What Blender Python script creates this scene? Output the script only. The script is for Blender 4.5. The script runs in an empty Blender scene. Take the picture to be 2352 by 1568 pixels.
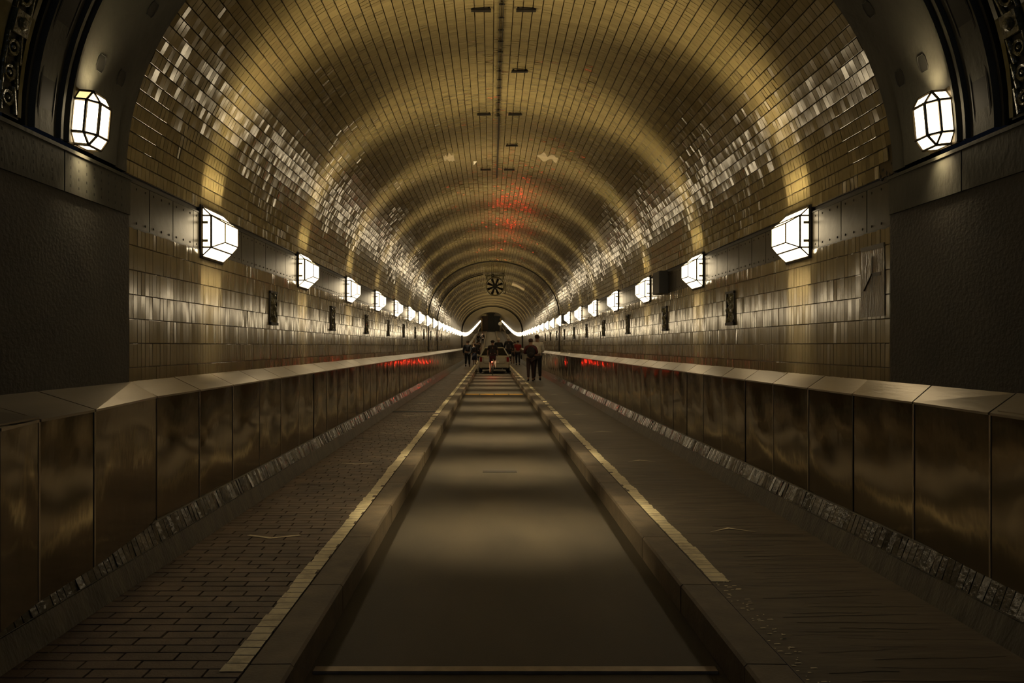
import bpy, bmesh, math, random
import numpy as np
from mathutils import Vector, Matrix, Euler

random.seed(7); rng = np.random.default_rng(11)
C = bpy.context.scene.collection
sc = bpy.context.scene
PI = math.pi

# ------------------------------------------------------------------ camera, world, exposure
F, CX, CY = 1568.0, 1127.0, 794.0
CAMX, CAMZ = -0.123, 1.40
cd = bpy.data.cameras.new('camera'); cam = bpy.data.objects.new('camera', cd); C.objects.link(cam)
cam.location = (CAMX, 0, CAMZ); cam.rotation_euler = (PI/2, 0, 0)
cd.sensor_width = 36; cd.lens = F/2352*36
cd.shift_x = (1176-CX)/2352; cd.shift_y = (CY-784)/2352
cd.clip_start = 0.05; cd.clip_end = 400
sc.camera = cam
w = bpy.data.worlds.new('world'); sc.world = w; w.use_nodes = True
w.node_tree.nodes['Background'].inputs[0].default_value = (0.35, 0.45, 0.7, 1)
w.node_tree.nodes['Background'].inputs[1].default_value = 0.004
sc.view_settings.view_transform = 'Standard'; sc.view_settings.look = 'None'
sc.view_settings.exposure = 0.3; sc.view_settings.gamma = 1; sc.view_settings.use_curve_mapping = False
sc.cycles.max_bounces = 8; sc.cycles.diffuse_bounces = 4; sc.cycles.glossy_bounces = 4
sc.cycles.caustics_reflective = True; sc.cycles.blur_glossy = 0.3
sc.cycles.sample_clamp_indirect = 3.0
LAMP_WARM = (1.0, 0.80, 0.47)
PANE_E, BEAM_W, WASH_W = 7.6, 7.6, 0.75

# cool light of the lift hall behind the portal
al = bpy.data.lights.new('hall_light', 'AREA'); al.shape = 'RECTANGLE'; al.size = 3.5; al.size_y = 0.6
al.energy = 7; al.color = (0.72, 0.82, 1.0)
alo = bpy.data.objects.new('hall_light', al); C.objects.link(alo)
alo.location = (0, -1.2, 4.2); alo.rotation_euler = (math.radians(35), 0, 0)

# ------------------------------------------------------------------ tunnel geometry
HW, SPR, RB = 2.51, 2.53, 2.10            # half width, springing height, rise of the vault
Y0, YE = 4.44, 158.0                      # tile edge at the portal, far end
LY0, LS = 5.82, 2.81                      # first lantern, spacing
def grade(y):
    t = (y-67.0)/6.0
    return 0.053*6.0*(math.log1p(math.exp(t)) if t < 30 else t) if t > -12 else 0.0
gradev = np.vectorize(grade)

# ------------------------------------------------------------------ materials
M = {}
def mat(name, col, rough=0.6, metal=0.0, var=0.0, vscale=3.0, bump=0.0, bscale=40.0, emit=None, es=0.0,
        rand=0.0, dirt=None, dirt_amt=0.0, dirt_scale=1.2, stretch=(1, 1, 1), spec=0.5, coat=0.0, bdist=0.01, alpha=1.0, rvar=0.0):
    m = bpy.data.materials.new(name); m.use_nodes = True; nt = m.node_tree; N, L = nt.nodes, nt.links
    b = N['Principled BSDF']
    b.inputs['Roughness'].default_value = rough; b.inputs['Metallic'].default_value = metal
    b.inputs['Specular IOR Level'].default_value = spec
    b.inputs['Coat Weight'].default_value = coat; b.inputs['Coat Roughness'].default_value = 0.12
    g = N.new('ShaderNodeNewGeometry'); mp = N.new('ShaderNodeMapping'); mp.inputs['Scale'].default_value = stretch
    L.new(g.outputs['Position'], mp.inputs['Vector'])
    base = None
    rgb = N.new('ShaderNodeRGB'); rgb.outputs[0].default_value = (*col, 1); base = rgb.outputs[0]
    if var > 0 or rand > 0:
        n = N.new('ShaderNodeTexNoise'); n.inputs['Scale'].default_value = vscale; n.inputs['Detail'].default_value = 6
        L.new(mp.outputs[0], n.inputs['Vector'])
        mr = N.new('ShaderNodeMapRange'); mr.inputs[1].default_value = 0.3; mr.inputs[2].default_value = 0.7
        mr.inputs[3].default_value = 1-var; mr.inputs[4].default_value = 1+var
        L.new(n.outputs['Fac'], mr.inputs[0]); f = mr.outputs[0]
        if rand > 0:
            oi = N.new('ShaderNodeObjectInfo'); ad = N.new('ShaderNodeMath'); ad.operation = 'ADD'
            L.new(oi.outputs['Random'], ad.inputs[0]); L.new(g.outputs['Random Per Island'], ad.inputs[1])
            fr = N.new('ShaderNodeMath'); fr.operation = 'FRACT'; L.new(ad.outputs[0], fr.inputs[0])
            m2 = N.new('ShaderNodeMapRange'); m2.inputs[3].default_value = 1-rand; m2.inputs[4].default_value = 1+rand
            L.new(fr.outputs[0], m2.inputs[0])
            mu = N.new('ShaderNodeMath'); mu.operation = 'MULTIPLY'; L.new(f, mu.inputs[0]); L.new(m2.outputs[0], mu.inputs[1]); f = mu.outputs[0]
        vm = N.new('ShaderNodeVectorMath'); vm.operation = 'SCALE'; L.new(base, vm.inputs[0]); L.new(f, vm.inputs['Scale'])
        base = vm.outputs[0]
    if dirt is not None:
        n2 = N.new('ShaderNodeTexNoise'); n2.inputs['Scale'].default_value = dirt_scale; n2.inputs['Detail'].default_value = 8
        n2.inputs['Roughness'].default_value = 0.65; L.new(mp.outputs[0], n2.inputs['Vector'])
        r2 = N.new('ShaderNodeMapRange'); r2.inputs[1].default_value = 0.5; r2.inputs[2].default_value = 0.68
        r2.inputs[4].default_value = dirt_amt; L.new(n2.outputs['Fac'], r2.inputs[0])
        mx = N.new('ShaderNodeMix'); mx.data_type = 'RGBA'; L.new(r2.outputs[0], mx.inputs['Factor'])
        L.new(base, mx.inputs[6]); mx.inputs[7].default_value = (*dirt, 1); base = mx.outputs[2]
    L.new(base, b.inputs['Base Color'])
    if bump > 0:
        n3 = N.new('ShaderNodeTexNoise'); n3.inputs['Scale'].default_value = bscale; n3.inputs['Detail'].default_value = 4
        L.new(mp.outputs[0], n3.inputs['Vector'])
        bp = N.new('ShaderNodeBump'); bp.inputs['Strength'].default_value = bump; bp.inputs['Distance'].default_value = bdist
        L.new(n3.outputs['Fac'], bp.inputs['Height']); L.new(bp.outputs[0], b.inputs['Normal'])
        if rvar > 0:
            r3 = N.new('ShaderNodeMapRange'); r3.inputs[3].default_value = max(0.02, rough-rvar); r3.inputs[4].default_value = rough+rvar
            L.new(n3.outputs['Fac'], r3.inputs[0]); L.new(r3.outputs[0], b.inputs['Roughness'])
    if emit:
        b.inputs['Emission Color'].default_value = (*emit, 1); b.inputs['Emission Strength'].default_value = es
    if alpha < 1: b.inputs['Alpha'].default_value = alpha
    M[name] = m; return m

mat('tile', (0.235, 0.185, 0.084), 0.14, var=0.10, vscale=1.4, rand=0.10, bump=0.35, bscale=40, dirt=(0.13, 0.095, 0.04), dirt_amt=0.35, dirt_scale=2.0, spec=1.0, coat=0.8, bdist=0.002, stretch=(0.3, 1, 0.3))
mat('wall_tile', (0.29, 0.235, 0.13), 0.15, var=0.08, vscale=3, rand=0.07, bump=0.6, bscale=42, dirt=(0.16, 0.12, 0.06), dirt_amt=0.25, dirt_scale=2.0, spec=1.0, coat=0.8, bdist=0.0025, stretch=(1, 1, 0.07))
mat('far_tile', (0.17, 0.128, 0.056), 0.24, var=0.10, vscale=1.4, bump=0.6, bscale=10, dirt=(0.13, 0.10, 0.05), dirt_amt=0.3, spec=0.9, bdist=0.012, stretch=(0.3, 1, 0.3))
mat('grout', (0.10, 0.075, 0.035), 0.85, var=0.2, vscale=8)
mat('iron', (0.045, 0.037, 0.019), 0.38, metal=0.25, var=0.2, vscale=5, rand=0.15, bump=0.15, bscale=12, dirt=(0.04, 0.03, 0.015), dirt_amt=0.5)
mat('rivet', (0.03, 0.025, 0.015), 0.5, metal=0.4)
mat('black_metal', (0.018, 0.015, 0.010), 0.45, metal=0.3)
mat('concrete', (0.052, 0.050, 0.036), 0.75, var=0.3, vscale=2.2, bump=0.5, bscale=30, dirt=(0.028, 0.024, 0.017), dirt_amt=0.8, dirt_scale=1.5, stretch=(1, 1, 0.5), bdist=0.008)
mat('portal_wall', (0.048, 0.044, 0.036), 0.7, var=0.25, vscale=2.5, bump=0.4, bscale=40, dirt=(0.03, 0.022, 0.017), dirt_amt=0.8, dirt_scale=0.8)
mat('recess', (0.012, 0.011, 0.008), 0.7)
mat('majolica', (0.10, 0.09, 0.04), 0.12, var=0.4, vscale=20, bump=0.8, bscale=25, bdist=0.02)
mat('majolica_yellow', (0.075, 0.065, 0.018), 0.2, var=0.3, vscale=8)
mat('steel', (0.28, 0.245, 0.185), 0.125, metal=1.0, var=0.10, vscale=2.5, bump=0.30, bscale=3.2, dirt=(0.20, 0.16, 0.11), dirt_amt=0.3, dirt_scale=2, bdist=0.02, rand=0.08, stretch=(1, 1, 0.5))
mat('steel_top', (0.30, 0.262, 0.205), 0.34, metal=0.85, var=0.15, vscale=4, bump=0.25, bscale=60, stretch=(1, 0.15, 1), bdist=0.003, rand=0.22)
mat('steel_edge', (0.45, 0.39, 0.30), 0.3, metal=0.8)
mat('plinth', (0.085, 0.075, 0.05), 0.45, var=0.4, vscale=7, bump=0.6, bscale=30, dirt=(0.03, 0.025, 0.018), dirt_amt=0.6, stretch=(1, 2, 0.5))
mat('plinth_tile', (0.085, 0.074, 0.05), 0.14, var=0.4, vscale=9, rand=0.4, bump=0.5, bscale=35, dirt=(0.02, 0.018, 0.012), dirt_amt=0.8, dirt_scale=5, bdist=0.006)
mat('road', (0.043, 0.033, 0.020), 0.62, var=0.22, vscale=2.0, bump=0.4, bscale=150, dirt=(0.035, 0.028, 0.02), dirt_amt=0.6, dirt_scale=0.8, stretch=(1.6, 0.5, 1), bdist=0.004)
mat('brick', (0.135, 0.096, 0.064), 0.6, var=0.25, vscale=6, rand=0.16, bump=0.5, bscale=90, dirt=(0.05, 0.036, 0.025), dirt_amt=0.5, dirt_scale=2, bdist=0.004)
mat('brick_bed', (0.035, 0.026, 0.018), 0.9)
mat('worn_paving', (0.10, 0.077, 0.048), 0.62, var=0.22, vscale=4, bump=0.5, bscale=7, dirt=(0.05, 0.038, 0.025), dirt_amt=0.6, dirt_scale=2.2, stretch=(0.6, 3.2, 1), bdist=0.012)
mat('kerb', (0.12, 0.09, 0.054), 0.6, var=0.25, vscale=5, rand=0.12, bump=0.5, bscale=60, dirt=(0.05, 0.037, 0.022), dirt_amt=0.6, dirt_scale=3, bdist=0.005)
mat('paint', (0.75, 0.66, 0.42), 0.55, var=0.14, vscale=9, bump=0.2, bscale=60, dirt=(0.30, 0.22, 0.12), dirt_amt=0.6, dirt_scale=7)
mat('yellow_paint', (0.36, 0.19, 0.012), 0.55, var=0.2, vscale=9)
mat('strip_metal', (0.30, 0.24, 0.17), 0.5, metal=0.3, var=0.2, vscale=12)
mat('pane', (0.8, 0.75, 0.6), 0.3, emit=(1.0, 0.80, 0.50), es=PANE_E)
mat('pane_amber', (0.8, 0.7, 0.4), 0.3, emit=(1.0, 0.74, 0.30), es=1.1)
mat('frame_metal', (0.06, 0.045, 0.022), 0.4, metal=0.5)
mat('seam', (0.5, 0.42, 0.25), 0.5, emit=(1.0, 0.8, 0.45), es=1.2)
mat('gate_dark', (0.016, 0.016, 0.013), 0.55)
mat('gate_brown', (0.05, 0.028, 0.015), 0.6)
mat('yellow_post', (0.45, 0.25, 0.03), 0.5)
mat('sign_white', (0.75, 0.70, 0.58), 0.5)
mat('sign_grey', (0.16, 0.13, 0.09), 0.5)
mat('plaster', (0.30, 0.24, 0.145), 0.7, var=0.2, vscale=10)
mat('stain', (0.12, 0.08, 0.03), 0.16, var=0.25, vscale=8, bump=0.6, bscale=25, stretch=(1, 3, 0.4), bdist=0.01)
mat('stain_dark', (0.05, 0.035, 0.018), 0.4)
mat('skin', (0.26, 0.145, 0.09), 0.5)
mat('red_lens', (0.6, 0.01, 0.005), 0.3, emit=(1.0, 0.02, 0.01), es=60)
mat('tail_lens', (0.22, 0.012, 0.008), 0.2)
mat('car_paint', (0.46, 0.42, 0.32), 0.28, spec=0.6, coat=0.6)
mat('glass', (0.008, 0.008, 0.008), 0.06)
mat('rubber', (0.012, 0.012, 0.011), 0.7)
mat('chrome', (0.7, 0.66, 0.58), 0.15, metal=1)
mat('fan_green', (0.20, 0.175, 0.09), 0.45, metal=0.3)
mat('cream', (0.45, 0.38, 0.2), 0.5)

# ------------------------------------------------------------------ helpers
def link(name, me, m=None, parent=None, loc=None, rot=None):
    o = bpy.data.objects.new(name, me); C.objects.link(o)
    if m is not None and me is not None and not me.materials:
        for k in (m if isinstance(m, (list, tuple)) else [m]): me.materials.append(M[k])
    if parent is not None: o.parent = parent
    if loc is not None: o.location = loc
    if rot is not None: o.rotation_euler = rot
    return o
def tag(o, label=None, cat=None, group=None, kind=None):
    if label: o['label'] = label
    if cat: o['category'] = cat
    if group: o['group'] = group
    if kind: o['kind'] = kind
    return o
def thing(name, label, cat, loc=(0, 0, 0), rot=(0, 0, 0), group=None):
    o = bpy.data.objects.new(name, None); C.objects.link(o); o.empty_display_size = 0.1
    o.location = loc; o.rotation_euler = rot
    return tag(o, label, cat, group)
def mesh(name, verts, faces, smooth=False):
    me = bpy.data.meshes.new(name); me.from_pydata([tuple(v) for v in verts], [], faces); me.update()
    if smooth: me.shade_smooth()
    return me
class MB:
    def __init__(s): s.v = []; s.f = []; s.m = []
    def add(s, vs, fs, mi=0):
        n = len(s.v); s.v += [tuple(v) for v in vs]; s.f += [tuple(i+n for i in f) for f in fs]; s.m += [mi]*len(fs); return s
    def box(s, a, b, mi=0, X=None):
        (x0, y0, z0), (x1, y1, z1) = a, b
        vs = [Vector(p) for p in ((x0,y0,z0),(x1,y0,z0),(x1,y1,z0),(x0,y1,z0),(x0,y0,z1),(x1,y0,z1),(x1,y1,z1),(x0,y1,z1))]
        if X: vs = [X @ v for v in vs]
        return s.add(vs, [(0,3,2,1),(4,5,6,7),(0,1,5,4),(1,2,6,5),(2,3,7,6),(3,0,4,7)], mi)
    def bar(s, p, q, r, n=6, r2=None, mi=0, cap=True):
        p, q = Vector(p), Vector(q); d = (q-p)
        if d.length < 1e-6: return s
        d.normalize(); u = d.orthogonal().normalized(); v = d.cross(u); r2 = r if r2 is None else r2
        vs = []
        for c, rr in ((p, r), (q, r2)):
            for i in range(n):
                a = 2*PI*(i+.5)/n; vs.append(c+u*math.cos(a)*rr+v*math.sin(a)*rr)
        fs = [(i, (i+1) % n, n+(i+1) % n, n+i) for i in range(n)]
        if cap: fs += [tuple(range(n))[::-1], tuple(range(n, 2*n))]
        return s.add(vs, fs, mi)
    def tube(s, pts, r, n=6, mi=0):
        for a, b in zip(pts, pts[1:]): s.bar(a, b, r, n, mi=mi)
        return s
    def torus(s, c, ax, R, r, n=24, k=6, mi=0):
        c, ax = Vector(c), Vector(ax).normalized(); u = ax.orthogonal().normalized(); v = ax.cross(u); vs = []; fs = []
        for i in range(n):
            a = 2*PI*i/n; d = u*math.cos(a)+v*math.sin(a)
            for j in range(k):
                b = 2*PI*j/k; vs.append(c+d*(R+r*math.cos(b))+ax*r*math.sin(b))
        for i in range(n):
            for j in range(k):
                fs.append((i*k+j, ((i+1) % n)*k+j, ((i+1) % n)*k+(j+1) % k, i*k+(j+1) % k))
        return s.add(vs, fs, mi)
    def ball(s, c, r, n=12, k=8, mi=0):
        if isinstance(r, (int, float)): r = (r, r, r)
        vs = []; fs = []
        for j in range(k+1):
            t = PI*j/k
            for i in range(n):
                a = 2*PI*i/n; vs.append((c[0]+r[0]*math.sin(t)*math.cos(a), c[1]+r[1]*math.sin(t)*math.sin(a), c[2]+r[2]*math.cos(t)))
        for j in range(k):
            for i in range(n): fs.append((j*n+i, (j+1)*n+i, (j+1)*n+(i+1) % n, j*n+(i+1) % n))
        return s.add(vs, fs, mi)
    def build(s, name, m, parent=None, smooth=False, loc=None, rot=None):
        me = mesh(name, s.v, s.f, smooth)
        for k in (m if isinstance(m, (list, tuple)) else [m]): me.materials.append(M[k])
        if any(s.m): me.polygons.foreach_set('material_index', s.m)
        return link(name, me, None, parent, loc, rot)
def obj_pts(name, V, Fq, m, parent=None, smooth=False):
    me = bpy.data.meshes.new(name); V = np.asarray(V, dtype=np.float32); Fq = np.asarray(Fq, dtype=np.int32)
    me.vertices.add(len(V)); me.vertices.foreach_set('co', V.ravel())
    me.loops.add(Fq.size); me.loops.foreach_set('vertex_index', Fq.ravel())
    me.polygons.add(len(Fq)); me.polygons.foreach_set('loop_start', np.arange(0, Fq.size, Fq.shape[1], dtype=np.int32))
    me.update(calc_edges=True); me.validate()
    (me.shade_smooth if smooth else me.shade_flat)()
    me.materials.append(M[m]); return link(name, me, None, parent)
def project(P):
    P = np.asarray(P); return CX+(P[..., 0]-CAMX)*F/P[..., 1], CY-(P[..., 2]-CAMZ)*F/P[..., 1]

# ------------------------------------------------------------------ shell of the tunnel
def ell(t):                              # 0 = left springing, pi = right springing
    return -HW*math.cos(t), SPR+RB*math.sin(t)
NS = 720
ts = np.linspace(0, PI, NS+1); ex = -HW*np.cos(ts); ez = SPR+RB*np.sin(ts)
sl = np.concatenate([[0], np.cumsum(np.hypot(np.diff(ex), np.diff(ez)))]); ARC = sl[-1]
def on_arc(s): return np.interp(s, sl, ts)

def sweep(name, prof, ys, m, parent=None, smooth=True, flip=False):
    n = len(prof); V = []; Fq = []
    for y in ys:
        g = grade(y)
        for (x, z) in prof: V.append((x, y, z+g))
    for j in range(len(ys)-1):
        for i in range(n-1):
            q = (j*n+i, j*n+i+1, (j+1)*n+i+1, (j+1)*n+i); Fq.append(q[::-1] if flip else q)
    return obj_pts(name, V, Fq, m, parent, smooth)
ys_all = [Y0]+[6+2*i for i in range(77)]
ys_near = [Y0]+[y for y in ys_all if 5 < y <= 40]; ys_far = [y for y in ys_all if y >= 40]
arc_prof = [ell(PI*i/72) for i in range(73)]
off = 0.004
def arc_off(o): return [(-(HW+o)*math.cos(PI*i/72), SPR+(RB+o)*math.sin(PI*i/72)) for i in range(73)]
ceiling = sweep('ceiling', arc_off(off), ys_near, 'grout'); tag(ceiling, kind='structure')
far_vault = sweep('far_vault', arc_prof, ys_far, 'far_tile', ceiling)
wl = sweep('wall_left', [(-HW-off, 0.95), (-HW-off, 2.19)], ys_near, 'grout', smooth=False); tag(wl, kind='structure')
wr = sweep('wall_right', [(HW+off, 2.19), (HW+off, 0.95)], ys_near, 'grout', smooth=False); tag(wr, kind='structure')
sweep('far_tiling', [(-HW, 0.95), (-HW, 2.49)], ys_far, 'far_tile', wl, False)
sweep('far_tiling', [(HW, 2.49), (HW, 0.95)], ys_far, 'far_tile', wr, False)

# tiles: one shared block for the pieces that show largest, the rest joined
def block_mesh(w_, l_, h_, bev, m, name='tile'):
    a, b = w_/2, l_/2; c = bev
    vs = [(-a,-b,0),(a,-b,0),(a,b,0),(-a,b,0),(-a,-b,h_-c),(a,-b,h_-c),(a,b,h_-c),(-a,b,h_-c),(-a+c,-b+c,h_),(a-c,-b+c,h_),(a-c,b-c,h_),(-a+c,b-c,h_)]
    fs = [(0,1,5,4),(1,2,6,5),(2,3,7,6),(3,0,4,7),(4,5,9,8),(5,6,10,9),(6,7,11,10),(7,4,8,11),(8,9,10,11)]
    me = mesh(name, vs, fs); me.materials.append(M[m]); return me
def tiling(parent, O, T, N, W_, L_, H_, tilt, m, nmax=300, name='tile', stuff='tile_field', amp=None):
    """O centres (n,3), T width direction, N normal; length runs along cross(N,T). W_,L_ arrays"""
    n = len(O); B = np.cross(N, T)
    cor = [O+sx*T*W_[:, None]/2+sy*B*L_[:, None]/2 for sx, sy in ((-1,-1),(1,-1),(1,1),(-1,1))]
    u = []; v = []
    for c in cor:
        a, b = project(c); u.append(np.clip(a, 0, 2352)); v.append(np.clip(b, 0, 1568))
    area = 0.5*np.abs((u[2]-u[0])*(v[3]-v[1])-(u[3]-u[1])*(v[2]-v[0]))
    area[O[:, 1] < 0.5] = 0
    order = np.argsort(-area); pick = order[:nmax]; pick = pick[area[pick] > 0]
    rest = np.setdiff1d(np.arange(n), pick)
    ta = rng.normal(0, tilt[0], n); tb = rng.normal(0, tilt[1], n); hh = rng.normal(0, 0.0006, n)
    if amp is not None: ta = ta*amp; tb = tb*amp
    cache = {}
    for i in pick:
        key = (round(W_[i], 4), round(L_[i], 4))
        if key not in cache: cache[key] = block_mesh(W_[i], L_[i], H_, min(0.0012, H_*0.3), m, name)
        Nn = N[i]; Tn = T[i]; Bn = B[i]
        R = Matrix((Tn, Bn, Nn)).transposed() @ Euler((ta[i], tb[i], 0)).to_matrix()
        o = bpy.data.objects.new(name, cache[key]); C.objects.link(o); o.parent = parent
        o.matrix_world = Matrix.Translation(Vector(O[i]+N[i]*hh[i])) @ R.to_4x4()
    if len(rest):
        O2, T2, N2, B2 = O[rest], T[rest], N[rest], B[rest]; w2, l2 = W_[rest][:, None]/2, L_[rest][:, None]/2
        A, Bt = ta[rest][:, None], tb[rest][:, None]; h2 = hh[rest][:, None]
        V = np.empty((len(rest), 8, 3), dtype=np.float32)
        for k, (sx, sy) in enumerate(((-1,-1),(1,-1),(1,1),(-1,1))):
            V[:, k] = O2+T2*w2*sx+B2*l2*sy
            V[:, 4+k] = O2+T2*(w2-0.0008)*sx+B2*(l2-0.0008)*sy+N2*(H_+h2+A*l2*sy-Bt*w2*sx)
        base = (np.arange(len(rest))*8)[:, None, None]
        Fq = np.array([(4,5,6,7),(0,1,5,4),(1,2,6,5),(2,3,7,6),(3,0,4,7)])[None]+base
        o = obj_pts(stuff, V.reshape(-1, 3), Fq.reshape(-1, 4), m, parent); o['kind'] = 'stuff'

TP = 0.0525
ny = int((40-Y0)/TP)
NR = 78; rp = ARC/NR
rows = []
for r in range(NR):
    s = (r+0.5)*rp; t = float(on_arc(s)); x, z = ell(t)
    nx, nz = math.cos(t)/HW, -math.sin(t)/RB; l = math.hypot(nx, nz); nx /= l; nz /= l
    rows.append((x, z, nx, nz))
Os, Ts, Ns, Ws, Ls = [], [], [], [], []
hole = set()
for r, (x, z, nx, nz) in enumerate(rows):
    sh = rng.uniform(0, 1)*TP*0.5
    yy = Y0+0.002+sh+TP*(np.arange(ny)+0.5)
    if r >= NR-2:                                     # knocked-out corner beside the right pier
        yy = yy[~((yy < Y0+0.19-0.1*(r == NR-2)*1))]
    n = len(yy); Os.append(np.stack([np.full(n, x+nx*-0.002), yy, np.full(n, z+nz*-0.002)], 1))
    Ts.append(np.tile([0., 1., 0.], (n, 1))); Ns.append(np.tile([nx, 0., nz], (n, 1)))
    Ws.append(np.full(n, TP-0.0016)); Ls.append(np.full(n, rp-0.0075))
O, T, N, W_, L_ = (np.concatenate(a) for a in (Os, Ts, Ns, Ws, Ls))
patchy = 0.55+0.9*(np.sin(O[:, 1]*2.1+O[:, 2]*3)*np.sin(O[:, 1]*0.73-O[:, 0]*2.2) > 0.1)
tiling(ceiling, O, T, N, W_, L_, 0.008, (0.022, 0.035), 'tile', amp=patchy)
for side, wall in ((-1, wl), (1, wr)):
    Os, Ws, Ls = [], [], []
    zr = [2.188, 2.07, 1.905, 1.742, 1.58, 1.417, 1.255, 1.10]
    for a, b in zip(zr, zr[1:]):
        sh = rng.uniform(0, 1)*TP; yy = Y0+0.004+TP*(np.arange(ny)+0.5); n = len(yy)
        Os.append(np.stack([np.full(n, side*(HW+0.002)), yy, np.full(n, (a+b)/2)], 1)); Ws.append(np.full(n, TP-0.0014)); Ls.append(np.full(n, a-b-0.005))
    O = np.concatenate(Os); n = len(O)
    tiling(wall, O, np.tile([0., 1., 0.], (n, 1)), np.tile([-side*1., 0., 0.], (n, 1)), np.concatenate(Ws), np.concatenate(Ls), 0.008, (0.006, 0.035), 'wall_tile')

# riveted iron band on both walls
seg = LS/8
pl = MB(); pl.box((-seg/2+0.005, 0, -0.146), (seg/2-0.005, 0.012, 0.146)); plate_me = mesh('iron_plate', pl.v, pl.f); plate_me.materials.append(M['iron'])
rv = MB()
for zz in (-0.115, 0.115):
    for k in range(3):
        rv.ball((-seg/3+seg/3*k+0.0, 0.012, zz), (0.009, 0.005, 0.009), 6, 4)
rivet_me = mesh('rivets', rv.v, rv.f); rivet_me.materials.append(M['rivet'])
for side, wall in ((-1, wl), (1, wr)):
    sweep('band_backing', [(side*(HW+0.012), 2.19), (side*(HW+0.012), 2.53)][::-side], ys_near, 'black_metal', wall, False)
    y = Y0+seg*0.45; k = 0
    while y < 40:
        o = link('iron_plate', plate_me, None, wall, (side*(HW+0.010), y, 2.339), (0, 0, -side*PI/2)); o.rotation_euler = (0, 0, PI/2 if side > 0 else -PI/2)
        if y < 20: q = link('rivets', rivet_me, None, o); q['kind'] = 'stuff'
        y += seg
    b = MB()
    for zz in (2.186, 2.492): b.box((side*HW-0.006, Y0, zz-0.006), (side*HW+0.006, 40, zz+0.006))
    b.build('band_edge', 'black_metal', wall)

# ------------------------------------------------------------------ portal ring in front of the tiles
prof_y = [(4.44, -0.02), (4.30, -0.02), (4.29, -0.035), (4.10, -0.035), (3.80, -0.035), (3.79, -0.055), (3.775, -0.055), (3.765, -0.03), (3.745, -0.03), (3.74, -0.045),
          (3.72, -0.045), (3.71, -0.022), (3.69, -0.022), (3.68, -0.03), (3.53, -0.03), (3.52, 0.0), (3.50, 0.0), (3.49, 0.07), (3.43, 0.07), (3.42, -0.02), (2.2, -0.02), (-2.0, -0.02)]
V = []; nseg = 96
for (y, o) in prof_y:
    for i in range(nseg+1):
        t = PI*i/nseg; V.append((-(HW+o)*math.cos(t), y, SPR+(RB+o)*math.sin(t)))
Fq = []
for j in range(len(prof_y)-1):
    for i in range(nseg): Fq.append((j*(nseg+1)+i, (j+1)*(nseg+1)+i, (j+1)*(nseg+1)+i+1, j*(nseg+1)+i+1))
portal = obj_pts('trim_1', V, Fq, 'concrete'); tag(portal, kind='structure')
# end face of the ring over the tiles
V = []; Fq = []
for i in range(nseg+1):
    t = PI*i/nseg
    V += [(-(HW-0.02)*math.cos(t), Y0, SPR+(RB-0.02)*math.sin(t)), (-(HW+0.3)*math.cos(t), Y0, SPR+(RB+0.3)*math.sin(t))]
for i in range(nseg): Fq.append((2*i, 2*i+1, 2*i+3, 2*i+2))
obj_pts('ring_face', V, Fq, 'concrete', portal)
def on_portal(t, y, o=-0.035):
    x, z = -(HW+o)*math.cos(t), SPR+(RB+o)*math.sin(t)
    n = Vector((math.cos(t)/HW, 0, -math.sin(t)/RB)).normalized(); return Vector((x, y, z)), n
def hexslot(half_l, half_w, depth, cut):
    b = MB(); L, W2, c = half_l, half_w, cut
    out = [(-L, -W2+c), (-L+c*2, -W2), (L-c*2, -W2), (L, -W2+c), (L, W2-c), (L-c*2, W2), (-L+c*2, W2), (-L, W2-c)]
    n = len(out); k = 0.86
    vs = [(x, y, 0.004) for x, y in out]+[(x*0.97, y*k, 0.0055) for x, y in out]+[(x*0.93, y*k*0.9, 0.002) for x, y in out]
    fs = [(i, (i+1) % n, n+(i+1) % n, n+i) for i in range(n)]+[(n+i, n+(i+1) % n, 2*n+(i+1) % n, 2*n+i) for i in range(n)]+[tuple(range(2*n, 3*n))]
    b.add(vs, fs); b.add([(x, y, -0.02) for x, y in out]+[(x, y, 0.004) for x, y in out], [(i, (i+1) % n, n+(i+1) % n, n+i) for i in range(n)])
    me = mesh('recess', b.v, b.f); me.materials.append(M['recess']); return me
slot_big, slot_small = hexslot(0.185, 0.065, 0.03, 0.03), hexslot(0.05, 0.038, 0.03, 0.012)
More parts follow.
